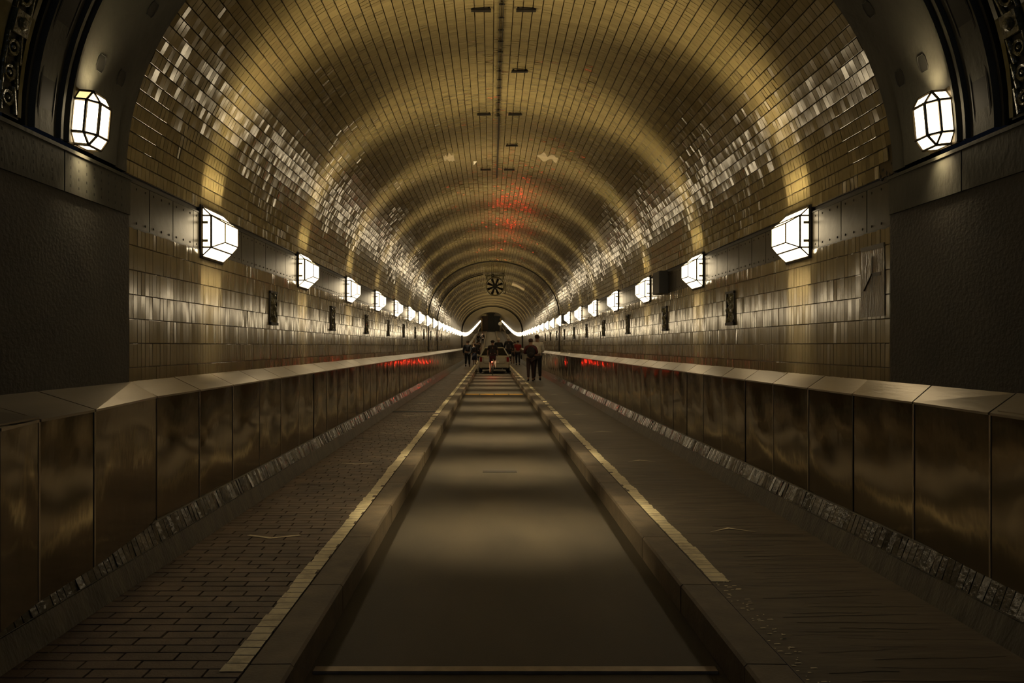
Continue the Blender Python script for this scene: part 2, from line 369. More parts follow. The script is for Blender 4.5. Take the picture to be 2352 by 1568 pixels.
for side in (0, 1):
    for k in range(7):
        for (y, a0, da, me) in ((3.61, 5.6, 12.6, slot_big), (3.98, 14.5, 12.6, slot_small), (4.20, 14.5, 12.6, slot_small)):
            a = math.radians(a0+da*k)
            if a > PI/2-0.08: continue
            t = a if side == 0 else PI-a
            o_ = -0.03 if me is slot_big else -0.035
            p, n = on_portal(t, y, o_); tg = Vector((math.sin(t)*HW, 0, math.cos(t)*RB)).normalized()
            o = link('recess', me, None, portal); o.matrix_world = Matrix.Translation(p) @ Matrix((tg, n.cross(tg), n)).transposed().to_4x4()
    # glazed relief strip near the outer edge
    for k in range(26):
        a = math.radians(2.2+3.4*k); t = a if side == 0 else PI-a
        p, n = on_portal(t, 3.33, -0.02); tg = Vector((math.sin(t)*HW, 0, math.cos(t)*RB)).normalized()
        X = Matrix.Translation(p) @ Matrix((tg, n.cross(tg), n)).transposed().to_4x4()
        if k % 5 == 3:
            b = MB().box((-0.055, -0.05, 0), (0.055, 0.05, 0.03)); b.ball((0, 0, 0.03), (0.035, 0.035, 0.02), 8, 5)
        else:
            b = MB()
            b.torus((0, 0.012, 0.012), (0, 0, 1), 0.034, 0.012, 10, 5); b.bar((-0.065, -0.05, 0.01), (0.065, -0.03, 0.01), 0.012, 6); b.bar((-0.065, 0.05, 0.012), (0.065, 0.055, 0.012), 0.009, 6)
            b.ball((0.0, 0.012, 0.012), (0.014, 0.014, 0.014), 6, 4)
        o = b.build('relief_tile', 'majolica', portal); o.matrix_world = X
        b = MB().box((-0.07, -0.095, 0), (0.07, -0.07, 0.012)); o = b.build('yellow_tile', 'majolica_yellow', portal); o.matrix_world = X
        b = MB().box((-0.07, 0.07, 0), (0.07, 0.20, 0.008)); o = b.build('yellow_tile', 'majolica_yellow', portal); o.matrix_world = X
pier_specs = (('wall_portal_left', -1), ('wall_portal_right', 1))
for nm, s in pier_specs:
    b = MB(); xi = s*(HW-0.035)
    b.box((min(xi, s*2.9), -2, 0), (max(xi, s*2.9), Y0, SPR-0.045))
    o = b.build(nm, 'portal_wall'); tag(o, kind='structure')
    # perforated cover plates
    for (a, c) in ((4.435, 3.755), (3.745, 3.07), (3.06, 2.4)):
        q = MB(); q.box((min(xi, xi-s*0.012), c, 2.25), (max(xi, xi-s*0.012), a, 2.48)); pp = q.build('cover_plate', 'concrete', o)
        if s < 0:
            h = MB(); yy = c+0.05
            while yy < a-0.03:
                for r_ in range(4): h.box((xi+0.0118, yy-0.004, 2.285+r_*0.05), (xi+0.0128, yy+0.004, 2.300+r_*0.05))
                yy += 0.075
            hh = h.build('slots', 'recess', pp); hh['kind'] = 'stuff'
    e = MB(); e.box((min(xi-s*0.02, xi), -2, SPR-0.055), (max(xi-s*0.02, xi), Y0, SPR-0.035)); e.build('ledge_moulding', 'concrete', o)
# masonry behind the knocked-out tiles at the right pier
b = MB(); random.seed(3)
for k in range(9):
    y = 4.47+0.02*k+random.uniform(-.01, .01); z = 2.50+random.uniform(0.02, 0.15)
    b.ball((HW+0.012, y, z), (0.012, 0.022, 0.03), 6, 4)
o = b.build('broken_mortar', 'recess', ceiling)

# ------------------------------------------------------------------ floor
def strip(name, x0, x1, z, y0, y1, m, parent=None, step=2.0):
    ys = [y0]; 
    while ys[-1]+step < y1: ys.append(ys[-1]+step)
    ys.append(y1); return sweep(name, [(x1, z), (x0, z)], ys, m, parent, False)
RX, KX, BXL, BXR, RZ = 0.99, 1.183, 2.20, 2.26, -0.16
floor = strip('floor', -RX, RX, RZ, -2, YE, 'road'); tag(floor, kind='structure')
strip('walkway_bed', -2.6, -KX, -0.012, -2, YE, 'brick_bed', floor)
far_l = strip('far_walkway', -2.3, -KX, 0.0, 34, YE, 'brick', floor)
strip('worn_walkway', KX, 2.6, 0.0, -2, YE, 'worn_paving', floor)
# pavers of the left walkway
Os, Ws, Ls = [], [], []; y = 1.9; r = 0; cp = 0.0785
while y < 34:
    x = -1.19 - (0.125 if r % 2 else 0.0) - random.uniform(-0.02, 0.02) - 0.045*math.sin(r*0.7)
    edges = [-1.187]
    xx = x
    while xx > -2.26:
        if xx < -1.25: edges.append(xx)
        xx -= 0.25
    edges.append(-2.26)
    for a, b2 in zip(edges, edges[1:]):
        if a-b2 < 0.03: continue
        Os.append(((a+b2)/2, y, -0.05)); Ws.append(round(a-b2-0.007, 2)); Ls.append(cp-0.007)
    y += cp; r += 1
O = np.array(Os); n = len(O)
tiling(floor, O, np.tile([1., 0., 0.], (n, 1)), np.tile([0., 0., 1.], (n, 1)), np.array(Ws), np.array(Ls), 0.05, (0.006, 0.004), 'brick', name='brick', stuff='brick_field')
# kerb stones
for s in (-1, 1):
    y = 1.0; k = 0; cache = None
    while y < YE:
        Lk = 1.0 if y < 40 else 20.0
        Lk = min(Lk, YE-y)
        g0, g1 = grade(y), grade(y+Lk); xa, xb = sorted((s*RX, s*(KX-0.004)))
        gap = 0.004; jit = random.uniform(-0.003, 0.003); c = 0.012
        vs = []
        for yy, g in ((y+gap, g0), (y+Lk-gap, g1)):
            inner = s*RX+s*(-jit); outer = s*(KX-0.004)
            for (xx, zz) in ((inner, RZ-0.02), (inner, -c+0.002), (inner+s*c, 0.003), (outer, 0.001), (outer, RZ-0.02)): vs.append((xx, yy, zz+g))
        fs = [(i, i+1, 6+i, 5+i) for i in range(4)]+[(0, 1, 2, 3, 4), (9, 8, 7, 6, 5)]
        link('kerb_stone', mesh('kerb_stone', vs, fs), 'kerb', floor)
        y += Lk; k += 1
# cracks and worn joints across the right walkway
cb = MB(); random.seed(33); y = 2.6
while y < 9.5:
    x = KX+0.13+random.uniform(0, 0.3); x2 = min(2.2, x+random.uniform(0.25, 0.95)); n = 7; pts = []; dy = random.uniform(-0.02, 0.05); w0 = random.uniform(0.0012, 0.003)
    for i in range(n+1): pts.append((x+(x2-x)*i/n, y+dy*i/n+random.uniform(-0.006, 0.006)))
    for (a, b2), (c, d) in zip(pts, pts[1:]): cb.add([(a, b2-w0, 0.0012), (c, d-w0, 0.0012), (c, d+w0, 0.0012), (a, b2+w0, 0.0012)], [(0, 1, 2, 3)])
    y += random.uniform(0.03, 0.085)
cb.build('pavement_cracks', 'brick_bed', floor)
# white edge lines, painted row by row
def line(s, y0, y1, name):
    b = MB(); y = y0; random.seed(5+s)
    xo = 0.0
    while y < y1:
        L = cp if y < 30 else 1.5
        xo = 0.6*xo+random.gauss(0, 0.005)
        a = s*(KX+0.004+max(0, random.gauss(0, 0.003))); c = s*(1.290)+xo
        g = grade(y)
        if random.random() < 0.12 and y < 30: a += s*random.uniform(0.01, 0.035)
        yb = y+L-(0.006 if y < 30 else 0)
        b.add([(a, y, 0.0035+g), (c, y, 0.0035+g), (c, yb, 0.0035+grade(yb)), (a, yb, 0.0035+grade(yb))], [(0, 1, 2, 3) if s > 0 else (3, 2, 1, 0)])
        if random.random() < (0.2 if s > 0 else 0.05) and y > 12: y += random.uniform(0.1, 0.5)
        y += L
    return b
lb = line(-1, 2.93, 70, 'l'); random.seed(1)
lb.build('white_line', 'paint', floor)
rb = line(1, 4.05, 70, 'r')
random.seed(9)
y = 2.75
while y < 4.05:                                       # worn-off stretch near the portal
    for q in range(5):
        x = 1.187+random.random()*0.11; l = random.uniform(0.006, 0.035); yy = y+random.uniform(0, 0.06)
        if random.random() < 0.75: rb.add([(x, yy, 0.003), (x+l, yy+0.002, 0.003), (x+l*0.8, yy+0.009, 0.003), (x+0.002, yy+0.007, 0.003)], [(0, 1, 2, 3)])
    y += 0.065
rb.build('white_line', 'paint', floor)
def chevron(x, y, s, w_, d, t, nm):
    vs = [(x-w_/2, y, 0.0045), (x, y-s*d, 0.0045), (x+w_/2, y, 0.0045), (x+w_/2-0.02, y+t*0.5, 0.0045), (x, y-s*d+t, 0.0045), (x-w_/2+0.02, y+t*0.5, 0.0045)]
    link('chevron_marking', mesh('chevron', vs, [(0, 1, 4, 5), (1, 2, 3, 4)]), 'paint', floor)
for k in range(6):
    chevron(-1.72, 5.03+2.81*k+ (0.3 if k else 0), 1, 0.40, 0.085, 0.035, 'l')
    chevron(1.70, 5.12+2.81*k+(0.3 if k else 0), -1, 0.36, 0.10, 0.03, 'r')
MB().box((-RX+0.02, 3.25, RZ), (RX-0.03, 3.30, RZ+0.012)).build('metal_strip', 'strip_metal', floor)
b = MB()
for k in range(4): b.box((-0.93+0.47*k, 21.7, RZ), (-0.93+0.47*k+0.43, 22.15, RZ+0.004))
b.build('yellow_line', 'yellow_paint', floor)
MB().box((-2.2, 14.4, 0.0), (-1.3, 14.62, 0.006)).build('joint_cover', 'rubber', floor)
MB().box((-0.22, 8.42, RZ), (0.20, 8.52, RZ+0.004)).build('drain_cover', 'rubber', floor)

# plinths under the steel casing
for s, wall, bx, px in ((-1, wl, BXL, 2.31), (1, wr, BXR, 2.36)):
    xs = s*bx
    prof = [(s*bx, 0.0), (s*(bx+0.045), 0.13), (s*(bx+0.05), 0.132), (s*(bx+0.10), 0.262), (s*(bx+0.25), 0.262)]
    if s > 0: prof = prof[::-1]
    ys = [-2, 2, Y0, 8, 14, 20, 30, 40]+list(range(44, 158, 6))+[158]
    sweep('plinth', prof[::-1], ys, 'plinth', wall, False)
    Os = []; y = 2.3
    d = Vector((s*0.05, 0, 0.13)).normalized(); nrm = Vector((-s*0.13, 0, 0.05)).normalized()
    while y < 26:
        Os.append((s*(bx+0.0745), y, 0.196)); y += 0.052
    O = np.array(Os); n = len(O)
    tiling(wall, O, np.tile([0., 1., 0.], (n, 1)), np.tile(list(nrm), (n, 1)), np.full(n, 0.0495), np.full(n, 0.128), 0.007, (0.03, 0.04), 'plinth_tile', nmax=120, name='plinth_tile', stuff='plinth_tile_field')

# ------------------------------------------------------------------ steel casings
def panel_mesh(L, H, seed, m, amp=0.006, name='panel'):
    rs = np.random.default_rng(seed); nx, nz = 9, 8; V = []
    a = rs.normal(0, 1, (3, 3)); ph = rs.uniform(0, 6.28, 4)
    for j in range(nz+1):
        for i in range(nx+1):
            u, v = i/nx, j/nz; e = math.sin(PI*u)**0.7*math.sin(PI*v)**0.5 if 0 < i < nx and 0 < j < nz else 0
            d = e*amp*(0.8*math.sin(3.1*u+ph[0])*math.cos(2.7*v+ph[1])+0.5*math.sin(6*u*v*2+ph[2])+0.4*a[1, 1]*0.5)
            V.append((u*L-L/2, d, v*H))
    n = nx+1; fs = [(j*n+i, j*n+i+1, (j+1)*n+i+1, (j+1)*n+i) for j in range(nz) for i in range(nx)]
    ring = [len(V)+q for q in range(4)]; V += [(-L/2, 0, 0), (L/2, 0, 0), (L/2, 0, H), (-L/2, 0, H)]; k = len(V)
    V += [(-L/2, 0.03, 0), (L/2, 0.03, 0), (L/2, 0.03, H), (-L/2, 0.03, H)]
    fs += [(ring[0], k, k+1, ring[1]), (ring[1], k+1, k+2, ring[2]), (ring[2], k+2, k+3, ring[3]), (ring[3], k+3, k, ring[0])]
    me = mesh(name, V, fs, True); me.materials.append(M[m]); return me
PP = 0.663
def casing(s, label, px, path, seam0):
    root = thing('steel_casing', label, 'casing', (0, 0, 0))
    variants = [panel_mesh(PP-0.008, 0.812, 40+i*7+s, 'steel', 0.010) for i in range(7)]
    # path: list of (y, |x| front) stations near the portal, then straight
    st = list(path); y = path[-1][0]
    while y < YE-5:
        step = PP if y < 34 else PP*3 if y < 60 else PP*6
        y += step; st.append((y, px))
    XBK = HW+0.005
    for i, ((ya, xa), (yb, xb)) in enumerate(zip(st, st[1:])):
        L = math.hypot(yb-ya, xb-xa); g = (grade(ya)+grade(yb))/2; ang = math.atan2((xb-xa)*s, yb-ya)
        near = ya < 34
        if abs(L-PP) < 0.01: me = variants[(i*3) % 7]
        elif near: me = panel_mesh(L-0.008, 0.812, 90+i, 'steel')
        else: me = panel_mesh(L-0.01, 0.812, 90+i, 'steel')
        rz = (PI/2 if s < 0 else -PI/2)
        o = link('front_panel', me, None, root)
        dirv = Vector((s*(xb-xa), yb-ya, grade(yb)-grade(ya))).normalized()
        if s > 0: tx = -dirv
        else: tx = dirv
        up = Vector((0, 0, 1)); nb = up.cross(tx).normalized()     # local +Y = behind the panel
        up = tx.cross(nb)
        o.matrix_world = Matrix.Translation((s*(xa+xb)/2+random.uniform(-.002, .002), (ya+yb)/2, 0.254+g)) @ Matrix((tx, nb, up)).transposed().to_4x4()
        bk = lambda yy: (HW if yy > Y0-0.01 else HW-0.034)
        h = 0.012*random.uniform(-0.3, 0.5) if near else 0
        gp = 0.006
        def P(xx, yy, zz): return (s*xx, yy, zz+grade(yy))
        vs = [P(xa-0.004, ya+gp, 1.070), P(xb-0.004, yb-gp, 1.070), P(bk(ya+.02)-0.004, yb-gp, 1.166+h*0.4), P(bk(ya+.02)-0.004, ya+gp, 1.166+h*0.4),
              P(xa-0.004, ya+gp, 1.058), P(xb-0.004, yb-gp, 1.058), P(bk(ya+.02)-0.004, yb-gp, 1.15), P(bk(ya+.02)-0.004, ya+gp, 1.15)]
        fs = [(0, 1, 2, 3), (4, 7, 6, 5), (0, 4, 5, 1), (1, 5, 6, 2), (2, 6, 7, 3), (3, 7, 4, 0)]
        if s > 0: fs = [f[::-1] for f in fs]
        link('top_plate', mesh('top_plate', vs, fs), 'steel_top', root)
        if near and ya < 26:
            b = MB(); xo = s*(xa-0.003)
            b.box((min(xo, xo+s*0.012), ya-0.010, 0.256), (max(xo, xo+s*0.012), ya+0.002, 1.058)); b.build('joint_profile', 'steel_edge' if (i % 3) else 'black_metal', root)
            # bent hanger tab under the panel
            yt = ya+0.36*PP; b = MB()
            x1 = s*(px+0.02) if i > 2 else s*(xa+0.02)
            b.bar((x1, ya+0.03, 0.252), (x1-s*0.015, yt+0.12, 0.19), 0.005, 5); b.bar((x1-s*0.015, yt+0.12, 0.19), (x1-s*0.01, yt+0.15, 0.256), 0.006, 5)
            b.build('hanger', 'black_metal', root)
    return root
casing(-1, 'long waist-high steel-clad casing along the left wall beside the brick walkway', 2.31, [(0.4, 2.05), (1.35, 2.05), (2.05, 2.05), (2.72, 2.08), (3.06, 2.145), (3.54, 2.175), (4.47, 2.31)], 0)
casing(1, 'long waist-high steel-clad casing along the right wall beside the worn walkway', 2.37, [(0.6, 2.25), (1.35, 2.27), (2.05, 2.29), (2.72, 2.31), (3.37, 2.34), (4.02, 2.365), (4.70, 2.37)], 0)
for s, lab in ((-1, 'grey steel corner sheet lying on the left casing at the frame edge'), (1, 'grey steel corner sheet lying on the right casing at the frame edge')):
    vs = [(s*2.06, 2.2, 1.085), (s*2.12, 3.02, 1.085), (s*2.46, 2.72, 1.19), (s*2.46, 2.2, 1.19)] if s < 0 else [(s*2.3, 2.3, 1.085), (s*2.35, 3.33, 1.085), (s*2.46, 3.05, 1.17), (s*2.46, 2.3, 1.19)]
    vs += [(x, y, z-0.008) for x, y, z in vs]
    o = link('corner_sheet', mesh('corner_sheet', vs, [(0, 1, 2, 3), (4, 7, 6, 5), (0, 4, 5, 1), (1, 5, 6, 2), (2, 6, 7, 3), (3, 7, 4, 0)]), 'steel_top')
    tag(o, lab, 'metal sheet')

# ------------------------------------------------------------------ lanterns
# local frame: x along the wall, y out of the wall, z up
LT, LH1, LH2, LH3, LP1, LP2, LT3 = 0.222, 0.205, 0.13, 0.08, 0.092, 0.175, 0.142
rings = [(0.012, LT, LH1), (LP1, LT, LH2), (LP2, LT3, LH3)]
def lantern_parts():
    Bp = [(sx*LT, 0.012, sz*LH1) for sx, sz in ((-1,-1),(1,-1),(1,1),(-1,1))]
    Mp = [(sx*LT, LP1, sz*LH2) for sx, sz in ((-1,-1),(1,-1),(1,1),(-1,1))]
    Fp = [(sx*LT3, LP2, sz*LH3) for sx, sz in ((-1,-1),(1,-1),(1,1),(-1,1))]
    Bm = [(sx*LT, 0.012, sz*LH2) for sx, sz in ((-1,-1),(1,-1),(1,1),(-1,1))]
    panes = {'front': [Fp[0], Fp[1], Fp[2], Fp[3]],
             'top': [Mp[3], Mp[2], Bp[2], Bp[3]], 'bottom': [Bp[0], Bp[1], Mp[1], Mp[0]],
             'ftop': [Fp[3], Fp[2], Mp[2], Mp[3]], 'fbot': [Mp[0], Mp[1], Fp[1], Fp[0]],
             'cl': [Mp[0], Fp[0], Fp[3], Mp[3]], 'cr': [Fp[1], Mp[1], Mp[2], Fp[2]],
             'el': [Bm[0], Mp[0], Mp[3], Bm[3]], 'er': [Mp[1], Bm[1], Bm[2], Mp[2]],
             'tel': [Bm[3], Mp[3], Bp[3]], 'ter': [Mp[2], Bm[2], Bp[2]], 'bel': [Bp[0], Mp[0], Bm[0]], 'ber': [Mp[1], Bp[1], Bm[1]]}
    pm = {}
    for k, p in panes.items():
        me = mesh('pane', p, [tuple(range(len(p)))]); me.materials.append(M['pane']); pm[k] = me
    fr = MB(); r = 0.0085
    for a, b in ((0,1),(1,2),(2,3),(3,0)):
        fr.bar(Bp[a], Bp[b], r*1.6, 5); fr.bar(Mp[a], Mp[b], r*1.15, 5); fr.bar(Fp[a], Fp[b], r*0.8, 5)
    for k in range(4): fr.bar(Bp[k], Mp[k], r*0.7, 5); fr.bar(Mp[k], Fp[k], r*0.7, 5); fr.bar(Bm[k], Mp[k], r, 5)
    fme = mesh('frame', fr.v, fr.f); fme.materials.append(M['frame_metal'])
    bp = MB().box((-LT-0.014, -0.002, -LH1-0.014), (LT+0.014, 0.014, LH1+0.014)); bme = mesh('back_plate', bp.v, bp.f); bme.materials.append(M['black_metal'])
    se = MB()
    for k in range(1, 5):
        u = k/5
        def lp(a, b): return Vector(a).lerp(Vector(b), u)
        o = Vector((0, 0.0015, 0))
        se.bar(lp(Fp[0], Fp[1])+o, lp(Fp[3], Fp[2])+o, 0.0016, 4)
        se.bar(lp(Mp[0], Mp[1])+Vector((0, 0.001, -0.001)), lp(Fp[0], Fp[1])+Vector((0, 0.001, -0.001)), 0.0016, 4); se.bar(lp(Mp[3], Mp[2])+Vector((0, 0.001, 0.001)), lp(Fp[3], Fp[2])+Vector((0, 0.001, 0.001)), 0.0016, 4)
        se.bar(lp(Bp[0], Bp[1])-Vector((0, 0, 0.0015)), lp(Mp[0], Mp[1])-Vector((0, 0, 0.0015)), 0.0016, 4)
    sme = mesh('glazing_bars', se.v, se.f); sme.materials.append(M['seam'])
    cl = MB()
    for zz in (-0.075, 0.075): cl.box((-LT-0.003, 0.02, zz-0.012), (-LT-0.001, 0.065, zz+0.010)); cl.box((LT+0.001, 0.02, zz-0.012), (LT+0.003, 0.065, zz+0.010))
    cme = mesh('tube_holders', cl.v, cl.f); cme.materials.append(M['cream'])
    sh = MB()
    for k in panes: sh.add(panes[k], [tuple(range(len(panes[k])))])
    shme = mesh('glass_shade', sh.v, sh.f); shme.materials.append(M['pane'])
    return pm, fme, bme, sme, cme, shme
PM, FME, BME, SME, CME, SHME = lantern_parts()
def beam(parent, loc, direction, sx, sy, energy, spread, xdir):
    l = bpy.data.lights.new('lamp_beam', 'AREA'); l.shape = 'RECTANGLE'; l.size = sx; l.size_y = sy; l.energy = energy; l.color = LAMP_WARM; l.spread = math.radians(spread)
    o = bpy.data.objects.new('lamp_beam', l); C.objects.link(o); o.parent = parent
    z = -Vector(direction).normalized(); x = Vector(xdir).normalized(); y = z.cross(x)
    o.matrix_local = Matrix.Translation(loc) @ Matrix((x, y, z)).transposed().to_4x4()
def lantern(label, matx, detail, group=None, power=1.0, name='wall_lantern', amber=False):
    root = thing(name, label, 'lamp', group=group); root.matrix_world = matx
    link('back_plate', BME, None, root); fr = link('frame', FME, None, root)
    if detail >= 1:
        sh = link('glass_shade', None, None, root) if False else None
        for k, me in PM.items():
            if amber and k == 'top':
                me = me.copy(); me.materials.clear(); me.materials.append(M['pane_amber'])
            link('pane', me, None, root)
        if not amber:
            link('glazing_bars', SME, None, fr); link('tube_holders', CME, None, fr)
    else: link('glass_shade', SHME, None, root)
    c45 = 0.7071
    beam(root, (0, 0.145, 0.118), (0, 1.0, 0.95), 0.30, 0.06, BEAM_W*power, 56, (1, 0, 0))
    beam(root, (0, 0.10, 0.160), (0, 0.30, 1.0), 0.34, 0.05, BEAM_W*0.35*power, 44, (1, 0, 0))
    beam(root, (0, 0.145, -0.118), (0, 1.0, -1.02), 0.30, 0.06, BEAM_W*0.85*power, 40, (1, 0, 0))
    if detail >= 1 and not amber:
        beam(root, (0, 0.05, LH1+0.002), (0, -0.12, 1), 0.41, 0.05, WASH_W*power, 26, (1, 0, 0))
        beam(root, (0, 0.05, -LH1-0.002), (0, -0.12, -1), 0.41, 0.05, WASH_W*power, 26, (1, 0, 0))
    return root
ORD = ['first', 'second', 'third', 'fourth', 'fifth', 'sixth', 'seventh', 'eighth', 'ninth', 'tenth', 'eleventh', 'twelfth', 'thirteenth', 'fourteenth', 'fifteenth', 'sixteenth', 'seventeenth', 'eighteenth', 'nineteenth', 'twentieth']
nl = int((YE-3-LY0)/LS)+1
for s, sn in ((-1, 'left'), (1, 'right')):
    for k in range(nl):
        y = LY0+LS*k
        if s > 0 and k in (11,): pass
        rot = Matrix.Rotation(PI/2 if s > 0 else -PI/2, 4, 'Z')     # local +Y points into the tunnel
        mx = Matrix.Translation((s*(HW-0.004), y, 2.339+grade(y))) @ rot
        if k < 20: lab = f'{ORD[k]} faceted white lantern from the portal on the {sn} wall band'; grp = 'lanterns along the tunnel walls'
        else: lab = f'small far faceted lantern in the merging run on the {sn} wall'; grp = f'far lanterns on the {sn} wall'
        lantern(lab, mx, 1 if k < 9 else 0, grp)
# the two lanterns on the portal ring: half-octagon sconces
def portal_lantern(label, matx, amber):
    root = thing('portal_lantern', label, 'lamp', group='lanterns on the portal arch'); root.matrix_world = matx
    zm, zt = 0.09, 0.150; y0 = 0.014
    A, E, Fx, Fy = 0.100, 0.085, 0.052, 0.135
    def outl(z): return [(-A, y0, z), (-A, E, z), (-Fx, Fy, z), (Fx, Fy, z), (A, E, z), (A, y0, z)]
    def rect(z): return [(-0.06, y0, z), (-0.06, 0.095, z), (0.06, 0.095, z), (0.06, y0, z)]
    T1, B1, T2, B2 = outl(zm), outl(-zm), rect(zt), rect(-zt)
    P = [(B1[i], B1[i+1], T1[i+1], T1[i]) for i in range(5)]
    for L1, R2 in ((T1, T2), (B1, B2)):
        P += [(L1[0], L1[1], R2[1], R2[0]), (L1[1], L1[2], R2[1]), (L1[2], L1[3], R2[2], R2[1]), (L1[3], L1[4], R2[2]), (L1[4], L1[5], R2[3], R2[2])]
    P += [tuple(T2), tuple(B2)]
    for i, p in enumerate(P):
        me = mesh('pane', p, [tuple(range(len(p)))]); o = link('pane', me, 'pane_amber' if (amber and i in (5, 9)) else 'pane', root)
    f = MB(); r = 0.009
    for o_ in (T1, B1): f.tube(o_, r, 5)
    for o_ in (T2, B2): f.tube(o_+[o_[0]], r, 5)
    for i in range(6): f.bar(T1[i], B1[i], r, 5)
    for L1, R2 in ((T1, T2), (B1, B2)):
        for i, j in ((0, 0), (1, 1), (2, 1), (3, 2), (4, 2), (5, 3)): f.bar(L1[i], R2[j], r*0.8, 5)
    f.build('frame', 'frame_metal', root)
    b = MB().box((-A-0.022, -0.004, -zt-0.01), (A+0.022, 0.016, zt+0.01)); b.build('back_plate', 'frame_metal', root)
    beam(root, (0, 0.06, zt+0.004), (0, -0.10, 1), 0.12, 0.06, 0.6, 80, (1, 0, 0))
    beam(root, (0, 0.06, -zt-0.004), (0, -0.10, -1), 0.12, 0.06, 0.6, 80, (1, 0, 0))
for s, sn in ((-1, 'left'), (1, 'right')):
    a = math.radians(4.4); t = a if s < 0 else PI-a
    p, n = on_portal(t, 3.90, -0.037)
    up = Vector((math.sin(t)*HW, 0, math.cos(t)*RB)).normalized()
    if up.z < 0: up = -up
    xv = n.cross(up)
    mx = Matrix.Translation(p) @ Matrix((xv, n, up)).transposed().to_4x4()
    portal_lantern(f'large glowing half-octagon lantern on the dark portal arch above the {sn} casing', mx, s < 0)

# ------------------------------------------------------------------ relief plaques
def plaque(side, k):
    y = 7.45+LS*k; root = thing('relief_plaque', f'{ORD[k]} dark glazed relief plaque from the portal on the {"left" if side<0 else "right"} tiled wall', 'plaque', (side*HW, y, 1.82), (0, 0, PI/2 if side > 0 else -PI/2), 'relief plaques on the tunnel walls')
    W2, H2 = 0.105, 0.165
    b = MB()
    for a, c in (((-W2-0.02, 0, -H2-0.02), (-W2, 0.022, H2)), ((W2, 0, -H2-0.02), (W2+0.02, 0.022, H2)), ((-W2-0.02, 0, H2-0.015), (W2+0.02, 0.03, H2+0.01)), ((-W2-0.02, 0, -H2-0.03), (W2+0.02, 0.035, -H2))): b.box(a, c)
    b.build('frame', 'rivet', root)
    n, m_ = 12, 18; V = []; rs = np.random.default_rng(k*2+(side > 0)); ph = rs.uniform(0, 6, 6)
    for j in range(m_+1):
        for i in range(n+1):
            u, v = i/n*2-1, j/m_*2-1
            d = 0.018+0.014*math.sin(5*u+3*v+ph[0])*math.cos(4*v+ph[1]+2*u)+0.009*math.sin(9*v+ph[2]-4*u)+rs.uniform(-.004, .004)
            V.append((u*W2, max(0.004, d), v*H2))
    fs = [(j*(n+1)+i, (j+1)*(n+1)+i, (j+1)*(n+1)+i+1, j*(n+1)+i+1) for j in range(m_) for i in range(n)]
    o = link('relief', mesh('relief', V, fs, True), 'majolica', root)
for s in (-1, 1):
    for k in range(10): plaque(s, k)
# black box behind the second right lantern and small ones further on
for k, (y, sx) in enumerate(((10.28, 0.16), (23.9, 0.15))):
    r = thing('junction_box', ['square black box on the right band beyond the second lantern', 'small dark box on the right band beyond the sixth lantern'][k], 'box', (HW, y, 2.345))
    b = MB().box((-0.14, -0.20, -0.165), (-0.014, 0.20, 0.165)); b.build('body', 'black_metal', r)
    b = MB().box((-0.146, -0.19, -0.155), (-0.14, 0.19, 0.155)); b.build('cover', 'black_metal', r)
# stained patch on the right wall by the pier
r = thing('stained_sheet', 'brown stained sheet stuck to the right wall tiles beside the pier', 'sheet', (HW-0.009, 4.69, 1.845))
b = MB().box((-0.003, -0.145, -0.245), (0, 0.145, 0.245)); b.build('sheet', 'stain', r)
b = MB().box((-0.005, -0.14, 0.215), (-0.003, 0.14, 0.245)); b.build('top_strip', 'stain_dark', r)
b = MB(); b.box((-0.005, -0.004, 0.0), (-0.003, 0.006, 0.17)); b.box((-0.005, -0.10, 0.03), (-0.003, 0.0, 0.055)); b.bar((-0.004, 0.0, 0.05), (-0.004, 0.10, -0.06), 0.006, 4); b.build('mark', 'stain_dark', r)

# ------------------------------------------------------------------ crown details
b = MB()
for xx in (-0.035, 0.0): b.box((xx-0.003, Y0, 4.604), (xx+0.003, 9.6, 4.618))
y = 4.6
while y < 9.6: b.box((-0.045, y, 4.606), (0.01, y+0.01, 4.618)); y += 0.26
b.box((-0.018, 9.5, 4.600), (0.008, 13.0, 4.618))
o = b.build('crown_cable', 'rivet'); tag(o, 'dark cable run along the crown of the tiled vault', 'cable')
sp = [(5.05, -1), (5.05, 1), (6.5, -1), (6.5, 1), (7.95, 1), (9.43, -1), (9.43, 1), (10.9, 1), (12.4, -1), (12.4, 1)]
names = {6.5: 'nearest pair', 7.95: 'single one beyond the first pair', 9.43: 'second visible pair', 10.9: 'single one beyond the second pair', 12.4: 'third visible pair', 5.05: 'pair above the portal'}
for y, s in sp:
    r = thing('ceiling_bracket', f'dark bracket {"left" if s<0 else "right"} of crown cable, {names[y]}', 'bracket', (s*0.215, y, 4.615), group='brackets beside the crown cable')
    b = MB().box((-0.095, -0.02, -0.03), (0.095, 0.02, -0.012)); b.build('plate', 'black_metal', r)
    b = MB().box((-0.085, -0.012, -0.014), (-0.065, 0.012, 0.02)); b.box((0.065, -0.012, -0.014), (0.085, 0.012, 0.02)); b.build('foot', 'black_metal', r)
